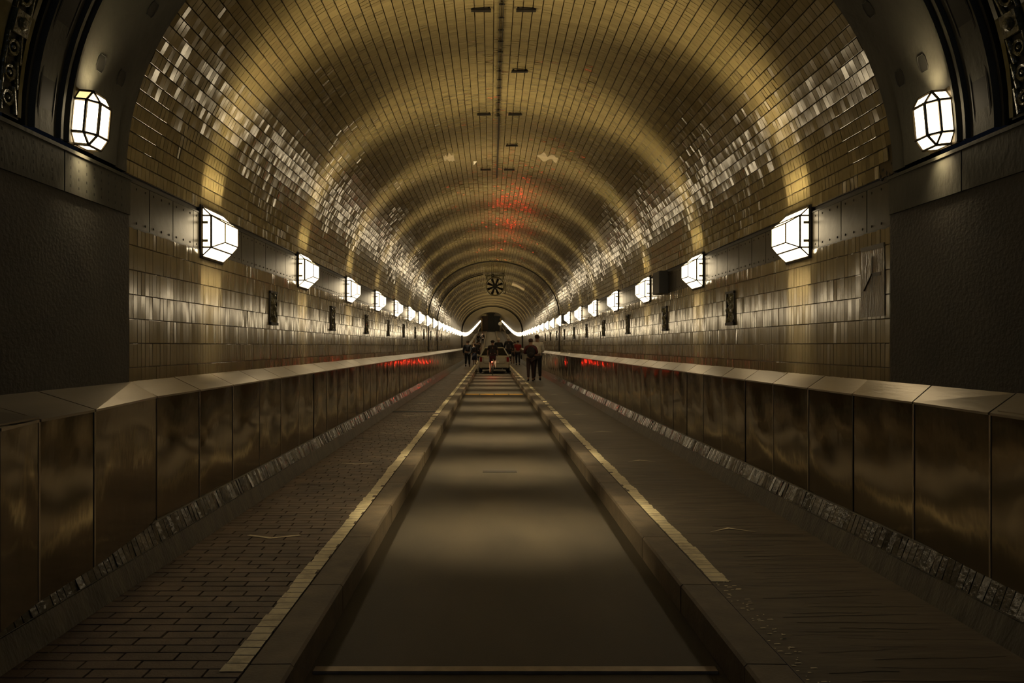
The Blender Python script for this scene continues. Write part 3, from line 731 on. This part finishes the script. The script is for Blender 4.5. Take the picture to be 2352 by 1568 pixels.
# loose plaster flakes
def flake(pts_px, ydist, nm, lab):
    vs = []
    for (u, v) in pts_px:
        x = CAMX+(u-CX)*ydist/F; z = CAMZ+(CY-v)*ydist/F
        t = math.atan2((z-SPR)/RB, -x/HW); vs.append((-(HW-0.012)*math.cos(t), ydist+random.uniform(-.02, .02), SPR+(RB-0.012)*math.sin(t)))
    n = len(vs); vs = vs+[(x, y+0.25, z) for x, y, z in vs]
    return vs, n
random.seed(21)
def patch(t0, t1, y0, y1, lab, m='plaster', th=0.012):
    n = 9; V = []; 
    for i in range(n):
        t = t0+(t1-t0)*i/(n-1)
        for yy in (y0+random.uniform(0, 0.25), y1-random.uniform(0, 0.35)):
            for o_ in (0.002, -th): V.append((-(HW+o_)*math.cos(t), yy, SPR+(RB+o_)*math.sin(t)+grade(yy)))
    fs = []
    for i in range(n-1):
        a = i*4; c = a+4
        fs += [(a+1, a+3, c+3, c+1), (a, a+1, c+1, c), (a+2, c+2, c+3, a+3)]
    fs += [(0, 2, 3, 1), (4*n-4, 4*n-3, 4*n-1, 4*n-2)]
    o = link('plaster_patch', mesh('plaster_patch', V, fs), m, ceiling); return o
patch(math.radians(69), math.radians(73), 11.0, 11.6, '')
patch(math.radians(105), math.radians(113), 11.0, 11.6, '')
patch(math.radians(112), math.radians(128), 32.2, 34.8, '')
o = MB().add([(-0.42, 11.8, 4.60), (-0.35, 11.85, 4.61), (-0.42, 11.95, 4.56), (-0.42, 11.8, 4.605)], [(0, 1, 2), (0, 2, 3)]).build('paint_flake', 'sign_white', ceiling)

# ------------------------------------------------------------------ arch ribs, conduit and fan
def rib(y, r, nm, lab, down=True, a0=0, a1=PI):
    pts = []
    g = grade(y)
    if down and a0 == 0: pts.append((-HW+0.04, y, 1.2+g)); 
    for i in range(49):
        t = a0+(a1-a0)*i/48; pts.append((-(HW-0.04)*math.cos(t), y, SPR+(RB-0.04)*math.sin(t)+g))
    if down and a1 == PI: pts.append((HW-0.04, y, 1.2+g))
    b = MB().tube(pts, r, 6); o = b.build(nm, 'black_metal')
    if nm.startswith('trim'): tag(o, kind='structure')
    else: tag(o, lab, 'pipe')
rib(25.8, 0.028, 'trim_2', 'thin dark arch rib crossing the vault in front of the fan')
rib(56.0, 0.05, 'trim_3', 'farthest dark arch rib where the tunnel starts to rise')
rib(30.25, 0.022, 'conduit', 'dark conduit curving up the left vault to the fan', True, 0, PI*0.44)
def fan():
    cx, cy, cz, R = 0.07, 30.3, 4.03, 0.40
    root = thing('ventilation_fan', 'round eight-bladed ventilation fan hung from the vault crown', 'fan', (cx, cy, cz))
    b = MB(); n = 40
    vs = []
    for yy, rr in ((-0.22, R*1.06), (-0.22, R*0.94), (0.22, R*0.94), (0.22, R*1.06)):
        for i in range(n): a = 2*PI*i/n; vs.append((rr*math.cos(a), yy, rr*math.sin(a)))
    fs = []
    for j in range(4):
        for i in range(n): fs.append((j*n+i, j*n+(i+1) % n, ((j+1) % 4)*n+(i+1) % n, ((j+1) % 4)*n+i))
    b.add(vs, fs); b.torus((0, -0.22, 0), (0, 1, 0), R*1.0, 0.028, 32, 6); b.build('housing', 'fan_green', root, True)
    b = MB().bar((0, -0.2, 0), (0, 0.1, 0), 0.12, 16); b.build('hub', 'black_metal', root)
    for k in range(8):
        a = 2*PI*(k+0.5)/8; d = Vector((math.cos(a), 0, math.sin(a))); t = Vector((-math.sin(a), 0, math.cos(a)))
        P = [d*0.10-t*0.03+Vector((0, -0.12, 0)), d*0.10+t*0.03+Vector((0, -0.05, 0)), d*R*0.9+t*0.055+Vector((0, -0.04, 0)), d*R*0.9-t*0.055+Vector((0, -0.13, 0))]
        Q = [p+Vector((0, 0.012, 0)) for p in P]
        b = MB().add(P+Q, [(0, 1, 2, 3), (7, 6, 5, 4), (0, 4, 5, 1), (1, 5, 6, 2), (2, 6, 7, 3), (3, 7, 4, 0)]); b.build('blade', 'black_metal', root)
    b = MB().box((-0.44, -0.18, 0.46), (0.44, 0.18, 0.52)); b.box((-0.40, -0.15, 0.3), (-0.33, 0.15, 0.47)); b.box((0.33, -0.15, 0.3), (0.40, 0.15, 0.47)); b.build('bracket', 'fan_green', root)
    b = MB().tube([(0.44, -0.2, 0.2), (0.48, -0.2, 0.0), (0.48, -0.2, -0.2), (0.44, -0.2, -0.34), (0.38, -0.2, -0.32)], 0.014, 5); b.build('cable', 'rubber', root)
    r2 = thing('round_beacon', 'small round beacon fixed above the ventilation fan', 'beacon', (cx-0.1, cy-0.32, cz+0.45))
    b = MB(); b.torus((0, 0, 0), (0, 1, 0), 0.085, 0.022, 20, 6); b.build('ring', 'fan_green', r2, True)
    MB().bar((0, 0.02, 0), (0, 0.05, 0), 0.07, 12).build('body', 'black_metal', r2); MB().ball((0, 0, 0), (0.022, 0.02, 0.022)).build('lens', 'cream', r2)
fan()

# ------------------------------------------------------------------ far end
g = grade(YE)
endw = sweep('wall_end', [(-HW, g-grade(YE)+0), (-HW, SPR)]+arc_prof+[(HW, SPR), (HW, 0)], [YE-0.01, YE], 'far_tile', None, False); tag(endw, kind='structure')
b = MB().box((-HW, YE, g-0.3), (HW, YE+0.1, g+RB+SPR)); b.build('end_panel', 'far_tile', endw)
gate = thing('steel_gate', 'dark gate closing the far end of the tunnel', 'gate', (0, YE-0.6, g))
b = MB().box((-2.15, 0, 0), (-0.75, 0.1, 3.45)); b.build('leaf', 'gate_brown', gate)
b = MB().box((-0.72, 0.02, 0), (0.6, 0.1, 3.9)); b.build('leaf', 'gate_dark', gate)
b = MB().box((0.65, 0, 0), (2.15, 0.1, 3.45)); b.build('leaf', 'gate_dark', gate)
b = MB().box((-1.0, -0.1, 3.9), (0.9, 0.12, 4.1)); b.build('lintel', 'rivet', gate)
b = MB().box((-2.15, -0.2, 0), (2.15, 0.0, 0.22)); b.build('sill', 'gate_dark', gate)
for s, sn in ((-1, 'left'), (1, 'right')):
    r = thing('yellow_post', f'slim yellow post at the {sn} side of the far gate', 'post', (s*2.12, YE-1.5, grade(YE-1.5)))
    MB().box((-0.07, -0.07, 0), (0.07, 0.07, 2.9)).build('shaft', 'yellow_post', r); MB().box((-0.17, -0.08, 2.7), (0.1, 0.08, 2.9)).build('crossbar', 'yellow_post', r)
r = thing('hanging_sign', 'small pale rectangular sign hung left of the far gate', 'sign', (-1.6, YE-4, grade(YE-4)+4.15-0.4)); MB().box((-0.8, 0, -0.2), (0.5, 0.06, 0.2)).build('board', 'cream', r); MB().bar((-0.5, 0.03, 0.2), (-0.5, 0.03, 0.5), 0.02).build('hanger', 'rivet', r)
for s, sn, m_ in ((-1, 'left', 'sign_grey'), (1, 'right', 'rivet')):
    y = 95 if s < 0 else 92
    r = thing('round_sign', f'round dark disc sign beside the far lanterns on the {sn}', 'sign', (s*2.22, y, grade(y)+1.95))
    MB().bar((0, 0, 0), (0, 0.06, 0), 0.30, 20).build('disc', m_, r); MB().torus((0, -0.01, 0), (0, 1, 0), 0.30, 0.03, 20, 5).build('rim', 'rivet', r); MB().bar((0, 0.03, 0), (s*0.28, 0.03, 0), 0.03).build('arm', 'rivet', r)
y = 150
r = thing('round_sign', 'round white disc sign on a post in front of the far gate', 'sign', (1.95, y, grade(y)))
MB().bar((0, 0, 0), (0, 0, 1.6), 0.09).build('post', 'sign_grey', r); MB().bar((0, 0, 1.85), (0, 0.1, 1.85), 0.40, 20).build('disc', 'sign_white', r)

# ------------------------------------------------------------------ people
def skin(name, pts, edges, m, parent, sub=1, root=0):
    me = bpy.data.meshes.new(name); me.from_pydata([p[:3] for p in pts], edges, []); me.update()
    o = bpy.data.objects.new(name, me); C.objects.link(o)
    md = o.modifiers.new('s', 'SKIN'); md.use_smooth_shade = True
    for i, p in enumerate(pts):
        r = p[3]; rr = r if isinstance(r, tuple) else (r, r)
        me.skin_vertices[0].data[i].radius = rr; me.skin_vertices[0].data[i].use_root = (i == root)
    sb = o.modifiers.new('u', 'SUBSURF'); sb.levels = sub; sb.render_levels = sub
    dg = bpy.context.evaluated_depsgraph_get(); ev = o.evaluated_get(dg)
    nm = bpy.data.meshes.new_from_object(ev); nm.name = name
    bpy.data.objects.remove(o); nm.materials.clear(); nm.materials.append(M[m]); nm.shade_smooth()
    return link(name, nm, None, parent)
cloth_n = [0]
def cloth(col):
    cloth_n[0] += 1; nm = f'cloth_{cloth_n[0]}'; mat(nm, col, 0.85, var=0.15, vscale=12, bump=0.3, bscale=30); return nm
def person(x, y, z, h, label, top, bottom, hair, heading=0.0, phase=0.4, sleeves=1.0, legs='long', ride=False, pack=None, arms=None, shoes=(0.02, 0.018, 0.015), hat=False, skirt=False, bag=None, build=1.0):
    k = h/1.75; root = thing('person', label, 'person', (x, y, z), (0, 0, heading)); root.scale = (k*build, k*build, k)
    J = {}
    J['pel'] = (0, 0, 0.95, (0.13, 0.10)); J['spi'] = (0, 0.01, 1.12, (0.125, 0.095)); J['che'] = (0, 0.0, 1.30, (0.15, 0.105)); J['col'] = (0, -0.005, 1.425, (0.085, 0.07)); J['nec'] = (0, 0.0, 1.49, 0.052)
    J['hd0'] = (0, 0.015, 1.575, (0.068, 0.08)); J['hd1'] = (0, 0.012, 1.655, (0.076, 0.09)); J['hd2'] = (0, 0.0, 1.715, (0.05, 0.058))
    st = 0.20*phase
    for s in (-1, 1):
        n = 'L' if s < 0 else 'R'; f = s*st
        J['sh'+n] = (s*0.165, -0.005, 1.405, 0.062); J['el'+n] = (s*0.225, -0.03-f*0.4, 1.13, 0.043); J['wr'+n] = (s*0.235, 0.07-f*0.8, 0.89, 0.028)
        J['hi'+n] = (s*0.085, 0, 0.88, 0.092); J['kn'+n] = (s*0.095, 0.03+f*0.8, 0.50, 0.06)
        J['an'+n] = (s*0.10, f*1.5-0.02, 0.085+(0.05 if f < 0 else 0), 0.038); J['to'+n] = (s*0.115, f*1.5+0.14, 0.04, 0.032)
    if arms == 'folded':
        J['elR'] = (0.24, 0.03, 1.13, 0.045); J['wrR'] = (0.12, 0.2, 1.08, 0.03)
    if arms == 'pack':
        J['elR'] = (0.26, 0.0, 1.15, 0.045); J['wrR'] = (0.13, 0.14, 1.15, 0.03); J['elL'] = (-0.26, 0.0, 1.15, 0.045); J['wrL'] = (-0.13, 0.14, 1.15, 0.03)
    if ride:
        d = -0.06
        for n, s in (('L', -1), ('R', 1)):
            J['hi'+n] = (s*0.09, 0.03, 0.92, 0.095)
            J['sh'+n] = (s*0.17, 0.13, 1.39, 0.062); J['el'+n] = (s*0.25, 0.27, 1.14, 0.042); J['wr'+n] = (s*0.25, 0.44, 1.02, 0.027)
            up = (s > 0); J['kn'+n] = (s*0.12, 0.38 if up else 0.22, 0.68 if up else 0.50, 0.062); J['an'+n] = (s*0.12, 0.16 if up else 0.10, 0.34 if up else 0.10, 0.038); J['to'+n] = (s*0.13, 0.29 if up else 0.24, 0.30 if up else 0.07, 0.03)
        J['spi'] = (0, 0.05, 1.12, (0.125, 0.10)); J['che'] = (0, 0.10, 1.29, (0.15, 0.11)); J['col'] = (0, 0.14, 1.41, (0.085, 0.07)); J['nec'] = (0, 0.17, 1.48, 0.052)
        for q, dy in (('hd0', 0.20), ('hd1', 0.20), ('hd2', 0.19)): a = J[q]; J[q] = (a[0], dy, a[2]-0.005, a[3])
    names = list(J); idx = {n: i for i, n in enumerate(names)}; pts = [J[n] for n in names]
    E = [('pel', 'spi'), ('spi', 'che'), ('che', 'col'), ('col', 'nec'), ('nec', 'hd0'), ('hd0', 'hd1'), ('hd1', 'hd2')]
    for n in 'LR': E += [('col', 'sh'+n), ('sh'+n, 'el'+n), ('el'+n, 'wr'+n), ('pel', 'hi'+n), ('hi'+n, 'kn'+n), ('kn'+n, 'an'+n), ('an'+n, 'to'+n)]
    edges = [(idx[a], idx[b]) for a, b in E]
    # hands: palm and five fingers each; nose and ears on the head
    for n, s in (('L', -1), ('R', 1)):
        w0 = Vector(J['wr'+n][:3]); e0 = Vector(J['el'+n][:3]); d = (w0-e0).normalized(); side = Vector((0, 1, 0)) if not ride else Vector((-s, 0, 0))
        side = (side-d*side.dot(d)).normalized(); inn = d.cross(side).normalized()*0.3
        p = w0+d*0.06; pi_ = len(pts); pts.append((*p, 0.026)); edges.append((idx['wr'+n], pi_))
        for q in range(4):
            off_ = (q-1.5)*0.018; ln = (0.055, 0.065, 0.06, 0.048)[q]
            a = p+side*off_+d*0.045; b = a+(d+Vector((0, 0.15, -0.1))).normalized()*ln*0.55; c = b+(d+Vector((-s*0.4, 0.2, 0))).normalized()*ln*0.45
            i0 = len(pts); pts += [(*a, 0.009), (*b, 0.008), (*c, 0.007)]; edges += [(pi_, i0), (i0, i0+1), (i0+1, i0+2)]
        a = w0+d*0.035+side*0.035; b = a+d*0.03+side*0.012; i0 = len(pts); pts += [(*a, 0.011), (*b, 0.009)]; edges += [(pi_, i0), (i0, i0+1)]
    hy = J['hd0'][1]; hz = J['hd0'][2]
    i0 = len(pts); pts.append((0, hy+0.105, hz+0.02, 0.012)); edges.append((idx['hd0'], i0))
    for s in (-1, 1): i0 = len(pts); pts.append((s*0.083, hy-0.008, hz+0.03, 0.013)); edges.append((idx['hd0'], i0))
    body = skin('body', pts, edges, 'skin', root)
    eb = MB()
    for s in (-1, 1): eb.ball((s*0.032, hy+0.082, hz+0.055), (0.012, 0.008, 0.008), 8, 5)
    eb.build('eyes', 'rubber', root); MB().ball((0, hy+0.088, hz-0.025), (0.024, 0.008, 0.006), 8, 5).build('mouth', 'tail_lens', root)
    def sub(nm, keys, EE, grow, m, cut=None):
        ps = []; ix = {}
        for q in keys:
            a = J[q]; r = a[3]; r = tuple(v+grow for v in r) if isinstance(r, tuple) else r+grow; ix[q] = len(ps); ps.append((*a[:3], r))
        ee = [(ix[a], ix[b]) for a, b in EE if a in ix and b in ix]
        if cut:
            for (a, b, u, rg) in cut:
                A, B = Vector(J[a][:3]), Vector(J[b][:3]); q = A.lerp(B, u); ps.append((*q, rg)); ee.append((ix[a], len(ps)-1))
        return skin(nm, ps, ee, m, root)
    tm = cloth(top); keys = ['pel', 'spi', 'che', 'col', 'shL', 'shR']; cut = []
    if sleeves >= 1: keys += ['elL', 'elR']; cut = [('elL', 'wrL', 0.92, 0.042), ('elR', 'wrR', 0.92, 0.042)]
    else: cut = [('shL', 'elL', 0.75, 0.07), ('shR', 'elR', 0.75, 0.07)]
    cut.append(('col', 'nec', 0.5, 0.076)); sub('jacket' if sleeves >= 1 else 'shirt', keys, E, 0.026, tm, cut)
    bm_ = cloth(bottom)
    if legs == 'long': sub('trousers', ['pel', 'hiL', 'hiR', 'knL', 'knR'], E, 0.017, bm_, [('knL', 'anL', 0.93, 0.056), ('knR', 'anR', 0.93, 0.056)])
    elif skirt: 
        b = MB(); b.bar((0, 0, 0.40), (0, 0, 0.98), 0.24, 16, 0.15); b.build('skirt', bm_, root, True)
    else: sub('shorts', ['pel', 'hiL', 'hiR'], E, 0.02, bm_, [('hiL', 'knL', 0.85, 0.085), ('hiR', 'knR', 0.85, 0.085)])
    sm = cloth(shoes)
    for n in 'LR':
        a, t = J['an'+n], J['to'+n]
        skin('shoe', [(a[0], a[1]-0.03, a[2]-0.02, 0.044), (a[0], a[1]+0.04, max(0.045, (a[2]+t[2])/2-0.01), 0.047), (t[0], t[1]+0.01, t[2]+0.004, 0.04)], [(0, 1), (1, 2)], sm, root)
    hm = cloth(hair); b = MB(); b.ball((0, hy-0.018, hz+0.082), (0.094, 0.105, 0.088), 14, 9)
    if hat: b.bar((0, hy, hz+0.09), (0, hy, hz+0.10), 0.15, 16, 0.14)
    b.build('hair' if not hat else 'hat', hm, root, True)
    if pack:
        pm_ = cloth(pack); cy = J['che'][1]-0.20
        b = MB().ball((0, cy, 1.19), (0.17, 0.115, 0.24), 14, 10); b.ball((0, cy-0.09, 1.10), (0.11, 0.05, 0.11), 10, 6)
        for s in (-1, 1): b.tube([(s*0.10, cy+0.08, 1.33), (s*0.115, cy+0.2, 1.46), (s*0.115, cy+0.34, 1.32), (s*0.13, cy+0.2, 1.02)], 0.018, 5)
        b.build('backpack', pm_, root, True)
    if bag:
        bb = cloth(bag); b = MB(); wx = J['wrR']; b.ball((wx[0]+0.02, wx[1], 0.58), (0.05, 0.14, 0.16), 10, 8); b.tube([(wx[0]+0.01, wx[1]-0.08, 0.70), (wx[0], wx[1], 0.84), (wx[0]+0.01, wx[1]+0.08, 0.70)], 0.01, 5); b.build('bag', bb, root, True)
    return root
DK = (0.022, 0.020, 0.020)
person(1.43, 26.5, 0, 1.70, 'person in maroon jacket with dark backpack walking on the right walkway', (0.085, 0.018, 0.018), (0.05, 0.028, 0.028), (0.05, 0.025, 0.015), phase=0.55, pack=(0.02, 0.015, 0.015), arms='pack')
person(1.73, 27.25, 0, 1.86, 'taller person in white-shouldered top beside the maroon backpacker', (0.80, 0.74, 0.62), (0.02, 0.018, 0.018), (0.06, 0.035, 0.02), phase=-0.5, arms='folded')
person(-1.665, 45.7, 0, 1.76, 'person in black suit walking on the left walkway nearest the casing', (0.012, 0.013, 0.018), (0.012, 0.012, 0.016), (0.04, 0.025, 0.015), phase=0.4, build=1.18)
person(-1.32, 50.5, 0, 1.58, 'shorter person in dark blue skirt right of the black-suited walker', (0.03, 0.025, 0.03), (0.02, 0.025, 0.05), (0.06, 0.03, 0.015), phase=-0.3, legs='bare', skirt=True)
person(-1.25, 57.5, 0, 1.80, 'person in black short-sleeved shirt with bare arms on the left walkway', DK, (0.02, 0.018, 0.015), (0.03, 0.02, 0.012), phase=0.4, sleeves=0.5)
person(-1.62, 61.5, grade(61.5), 1.82, 'person in light beige top half hidden behind the left walkers', (0.36, 0.28, 0.2), (0.05, 0.04, 0.03), (0.30, 0.2, 0.1), phase=-0.4)
person(-1.27, 66, grade(66), 1.75, 'person in dark top with light straps behind the bare-armed walker', (0.05, 0.03, 0.02), DK, (0.02, 0.015, 0.01), phase=0.5, sleeves=0.5, pack=(0.25, 0.17, 0.1))
person(-1.75, 92, grade(92), 1.75, 'far dark walker on the left at the foot of the slope', DK, DK, (0.02, 0.015, 0.01), phase=0.3)
person(-1.25, 96, grade(96), 1.75, 'far dark walker with red-brown hair nearer the kerb on the slope', (0.03, 0.02, 0.018), DK, (0.05, 0.02, 0.01), phase=-0.3)
person(1.58, 53, 0, 1.70, 'person in grey patterned short-sleeved shirt left of the red shirt', (0.06, 0.05, 0.045), (0.03, 0.022, 0.022), (0.025, 0.018, 0.012), phase=0.4, sleeves=0.5, legs='short')
person(1.84, 49.3, 0, 1.80, 'person in bright red shirt carrying a black bag on the right walkway', (0.22, 0.012, 0.008), (0.015, 0.013, 0.015), (0.02, 0.012, 0.01), phase=-0.45, sleeves=0.5, bag=(0.012, 0.012, 0.014))
person(2.0, 60.5, 0, 1.8, 'dark-haired person behind the red shirt near the right casing', DK, DK, (0.03, 0.02, 0.015), phase=0.3)

# ------------------------------------------------------------------ bicycles
def bicycle(x, y, z, label, light=True, k=1.0):
    root = thing('bicycle', label, 'bicycle', (x, y, z)); root.scale = (k, k, k)
    R = 0.34; rw, fw = (0, 0, R), (0, 1.06, R)
    for c, nm in ((rw, 'rear_wheel'), (fw, 'front_wheel')):
        b = MB(); b.torus(c, (1, 0, 0), R-0.02, 0.019, 32, 8); o = b.build(nm, 'rubber', root, True)
        b = MB(); b.torus(c, (1, 0, 0), R-0.045, 0.009, 32, 5); b.bar((c[0]-0.035, c[1], c[2]), (c[0]+0.035, c[1], c[2]), 0.018)
        for i in range(18):
            a = 2*PI*i/18; b.bar((0.025*(-1)**i, c[1], c[2]), (0, c[1]+(R-0.045)*math.cos(a), c[2]+(R-0.045)*math.sin(a)), 0.0016, 3)
        b.build('spokes', 'chrome', o)
    bb, st, ht, hb, sd = (0, 0.44, 0.29), (0, 0.27, 0.80), (0, 0.86, 0.88), (0, 0.90, 0.74), (0, 0.23, 0.93)
    b = MB(); r = 0.015
    b.bar(bb, st, r); b.bar(st, ht, r); b.bar(bb, hb, r*1.15); b.bar(ht, hb, r*1.1)
    for s in (-1, 1): b.bar((s*0.05, 0, R), bb, 0.009); b.bar((s*0.05, 0, R), st, 0.008)
    b.build('frame', 'black_metal', root)
    b = MB(); 
    for s in (-1, 1): b.bar((s*0.05, 1.06, R), (s*0.04, 0.95, 0.68), 0.010); 
    b.bar((-0.045, 0.95, 0.68), (0.045, 0.95, 0.68), 0.012); b.bar((0, 0.93, 0.70), (0, 0.85, 0.97), 0.014); b.build('fork', 'chrome', root)
    b = MB().tube([(-0.29, 0.70, 1.0), (-0.2, 0.82, 1.02), (0, 0.86, 1.0), (0.2, 0.82, 1.02), (0.29, 0.70, 1.0)], 0.012); b.build('handlebar', 'black_metal', root)
    b = MB().bar(st, sd, 0.013); b.build('seat_post', 'chrome', root)
    b = MB().ball((0, 0.17, 0.95), (0.085, 0.09, 0.035), 12, 8); b.ball((0, 0.29, 0.955), (0.035, 0.12, 0.025), 10, 6); b.build('saddle', 'rubber', root, True)
    b = MB(); 
    for s in (-1, 1): b.bar((s*0.06, 0.44, 0.29), (s*0.06, 0.44+0.02*s, 0.29+0.17*s), 0.009); b.box((s*0.06, 0.40+0.02*s, 0.29+0.17*s-0.01), (s*0.15, 0.48+0.02*s, 0.29+0.17*s+0.01))
    b.torus((0.045, 0.44, 0.29), (1, 0, 0), 0.09, 0.006, 20, 4); b.build('crank', 'black_metal', root)
    b = MB(); n = 12
    for i in range(n):
        a0, a1 = PI*0.15+PI*0.75*i/n, PI*0.15+PI*0.75*(i+1)/n
        P = [(sx, -math.cos(a)*(R+0.03)*-1*-1, R+math.sin(a)*(R+0.03)) for a in (a0, a1) for sx in (-0.025, 0.025)]
        b.add(P, [(0, 1, 3, 2)])
    b.build('mudguard', 'black_metal', root)
    if light:
        b = MB().ball((-0.03, -0.32, 0.72), (0.035, 0.022, 0.024), 10, 8); b.build('rear_light', 'red_lens', root, True)
        l = bpy.data.lights.new('rear_glow', 'SPOT'); l.color = (1, 0.015, 0.005); l.energy = 6; l.spot_size = math.radians(150); l.shadow_soft_size = 0.03
        o = bpy.data.objects.new('rear_glow', l); C.objects.link(o); o.parent = root; o.location = (-0.03, -0.36, 0.73); o.rotation_euler = (-PI/2, 0, 0)
        o.rotation_euler = Euler((PI/2+PI*0.06, 0, PI))
    return root
bicycle(-0.02, 36.1, RZ, 'bicycle with glowing red rear light ridden behind the pale car')
person(-0.02, 36.28, RZ+0.06, 1.83, 'cyclist in black T-shirt and dark hat riding behind the pale car', (0.016, 0.016, 0.018), (0.018, 0.016, 0.02), (0.012, 0.012, 0.012), sleeves=0.5, legs='short', ride=True, hat=True)
bicycle(0.42, 46.2, RZ, 'bicycle of the rider with the big dark pack ahead of the car', False, 1.1)
person(0.42, 46.4, RZ+0.08, 2.05, 'cyclist with white helmet and large dark pack ahead of the car', (0.012, 0.012, 0.013), DK, (0.6, 0.52, 0.4), ride=True, pack=(0.012, 0.012, 0.012))
bicycle(1.11, 46.9, 0.0, 'bicycle at the right kerb ahead of the car', False, 1.05)
person(1.11, 47.1, 0.05, 2.0, 'white-haired cyclist in dark vest ahead of the car on the right', (0.03, 0.028, 0.03), DK, (0.55, 0.5, 0.42), ride=True)

# ------------------------------------------------------------------ car
def car():
    root = thing('car', 'pale silver hatchback car driving away along the roadway', 'car', (0.085, 38.6, RZ))
    secs = [(0.0, 0.72, 0.42, 0.86), (0.03, 0.83, 0.30, 0.98), (0.12, 0.885, 0.24, 1.02), (0.5, 0.90, 0.22, 1.01), (0.95, 0.905, 0.20, 0.99), (2.2, 0.90, 0.20, 0.96), (3.0, 0.90, 0.20, 0.95), (3.5, 0.88, 0.22, 0.88), (4.0, 0.84, 0.24, 0.78), (4.18, 0.72, 0.32, 0.66)]
    n = 20; V = []
    for (y, hw, zb, zt) in secs:
        cz, hz = (zb+zt)/2, (zt-zb)/2
        for i in range(n):
            a = 2*PI*i/n; ca, sa = math.cos(a), math.sin(a); e = 0.42
            V.append((hw*math.copysign(abs(ca)**e, ca), y, cz+hz*math.copysign(abs(sa)**e, sa)))
    fs = [(j*n+i, j*n+(i+1) % n, (j+1)*n+(i+1) % n, (j+1)*n+i) for j in range(len(secs)-1) for i in range(n)]
    fs += [tuple(range(n))[::-1], tuple(range((len(secs)-1)*n, len(secs)*n))]
    link('body', mesh('body', V, fs, True), 'car_paint', root)
    # cabin: bottom (belt) and top outlines
    low = [(-0.80, 0.10, 0.98), (0.80, 0.10, 0.98), (0.80, 3.15, 0.94), (-0.80, 3.15, 0.94)]
    up = [(-0.545, 0.50, 1.43), (0.545, 0.50, 1.43), (0.56, 2.25, 1.44), (-0.56, 2.25, 1.44)]
    b = MB()
    b.add(low+up, [(0, 1, 5, 4), (1, 2, 6, 5), (2, 3, 7, 6), (3, 0, 4, 7)]); b.build('windows', 'glass', root)
    b = MB(); b.add([(x*1.03, y+(-.05 if y < 1 else .05), z) for x, y, z in up]+[(x*0.86, y+(.06 if y < 1 else -.1), z+0.05) for x, y, z in up], [(0, 1, 5, 4), (1, 2, 6, 5), (2, 3, 7, 6), (3, 0, 4, 7), (4, 5, 6, 7)]); b.build('roof', 'car_paint', root)
    b = MB()
    for k in range(4): b.bar(low[k], up[k], 0.045, 6, 0.032)
    b.bar(low[0], low[1], 0.035); b.bar(up[0], up[1], 0.03); b.bar(up[1], up[2], 0.03); b.bar(up[0], up[3], 0.03); b.bar((0.8, 1.5, 0.97), (0.555, 1.45, 1.43), 0.03); b.bar((-0.8, 1.5, 0.97), (-0.555, 1.45, 1.43), 0.03)
    b.build('pillars', 'car_paint', root, False)
    for s in (-1, 1):
        b = MB().box((s*0.76-0.075, -0.015, 0.66), (s*0.76+0.075, 0.14, 0.93)); o = b.build('tail_light', 'tail_lens', root)
        b = MB().box((s*0.64-0.03, 0.0, 0.885), (s*0.64+0.03, 0.03, 0.905)); b.build('tail_reflector', 'chrome', root)
        b = MB().ball((s*0.95, 2.5, 0.98), (0.09, 0.06, 0.065), 10, 6); b.build('side_mirror', 'car_paint', root, True)
        for yy in (0.72, 3.3):
            b = MB(); b.torus((s*0.80, yy, 0.30), (1, 0, 0), 0.215, 0.095, 24, 8); o = b.build('wheel', 'rubber', root, True)
            MB().bar((s*0.80-0.06, yy, 0.30), (s*0.80+0.06, yy, 0.30), 0.17, 16).build('rim', 'chrome', o)
        MB().box((s*0.86-0.04, -0.01, 0.52), (s*0.86-0.0, 0.05, 0.55)).build('corner_reflector', 'chrome', root)
    b = MB().box((-0.80, -0.05, 0.33), (0.80, 0.15, 0.50)); b.build('bumper', 'car_paint', root)
    b = MB().box((-0.72, 0.0, 0.22), (0.72, 0.3, 0.34)); b.build('underbody', 'rubber', root)
    b = MB().box((-0.26, -0.02, 0.60), (0.26, 0.01, 0.71)); b.build('number_plate', 'sign_white', root)
    MB().tube([(-0.62, -0.012, 0.93), (-0.60, -0.02, 0.60), (-0.50, -0.02, 0.55), (0.50, -0.02, 0.55), (0.60, -0.02, 0.60), (0.62, -0.012, 0.93)], 0.006, 4).build('tailgate_seam', 'rubber', root)
    MB().bar((0, 0.075, 1.0), (0.35, 0.2, 1.12), 0.009).build('wiper', 'rubber', root)
    MB().bar((0.45, -0.02, 0.26), (0.45, 0.25, 0.26), 0.025).build('exhaust', 'chrome', root)
car()
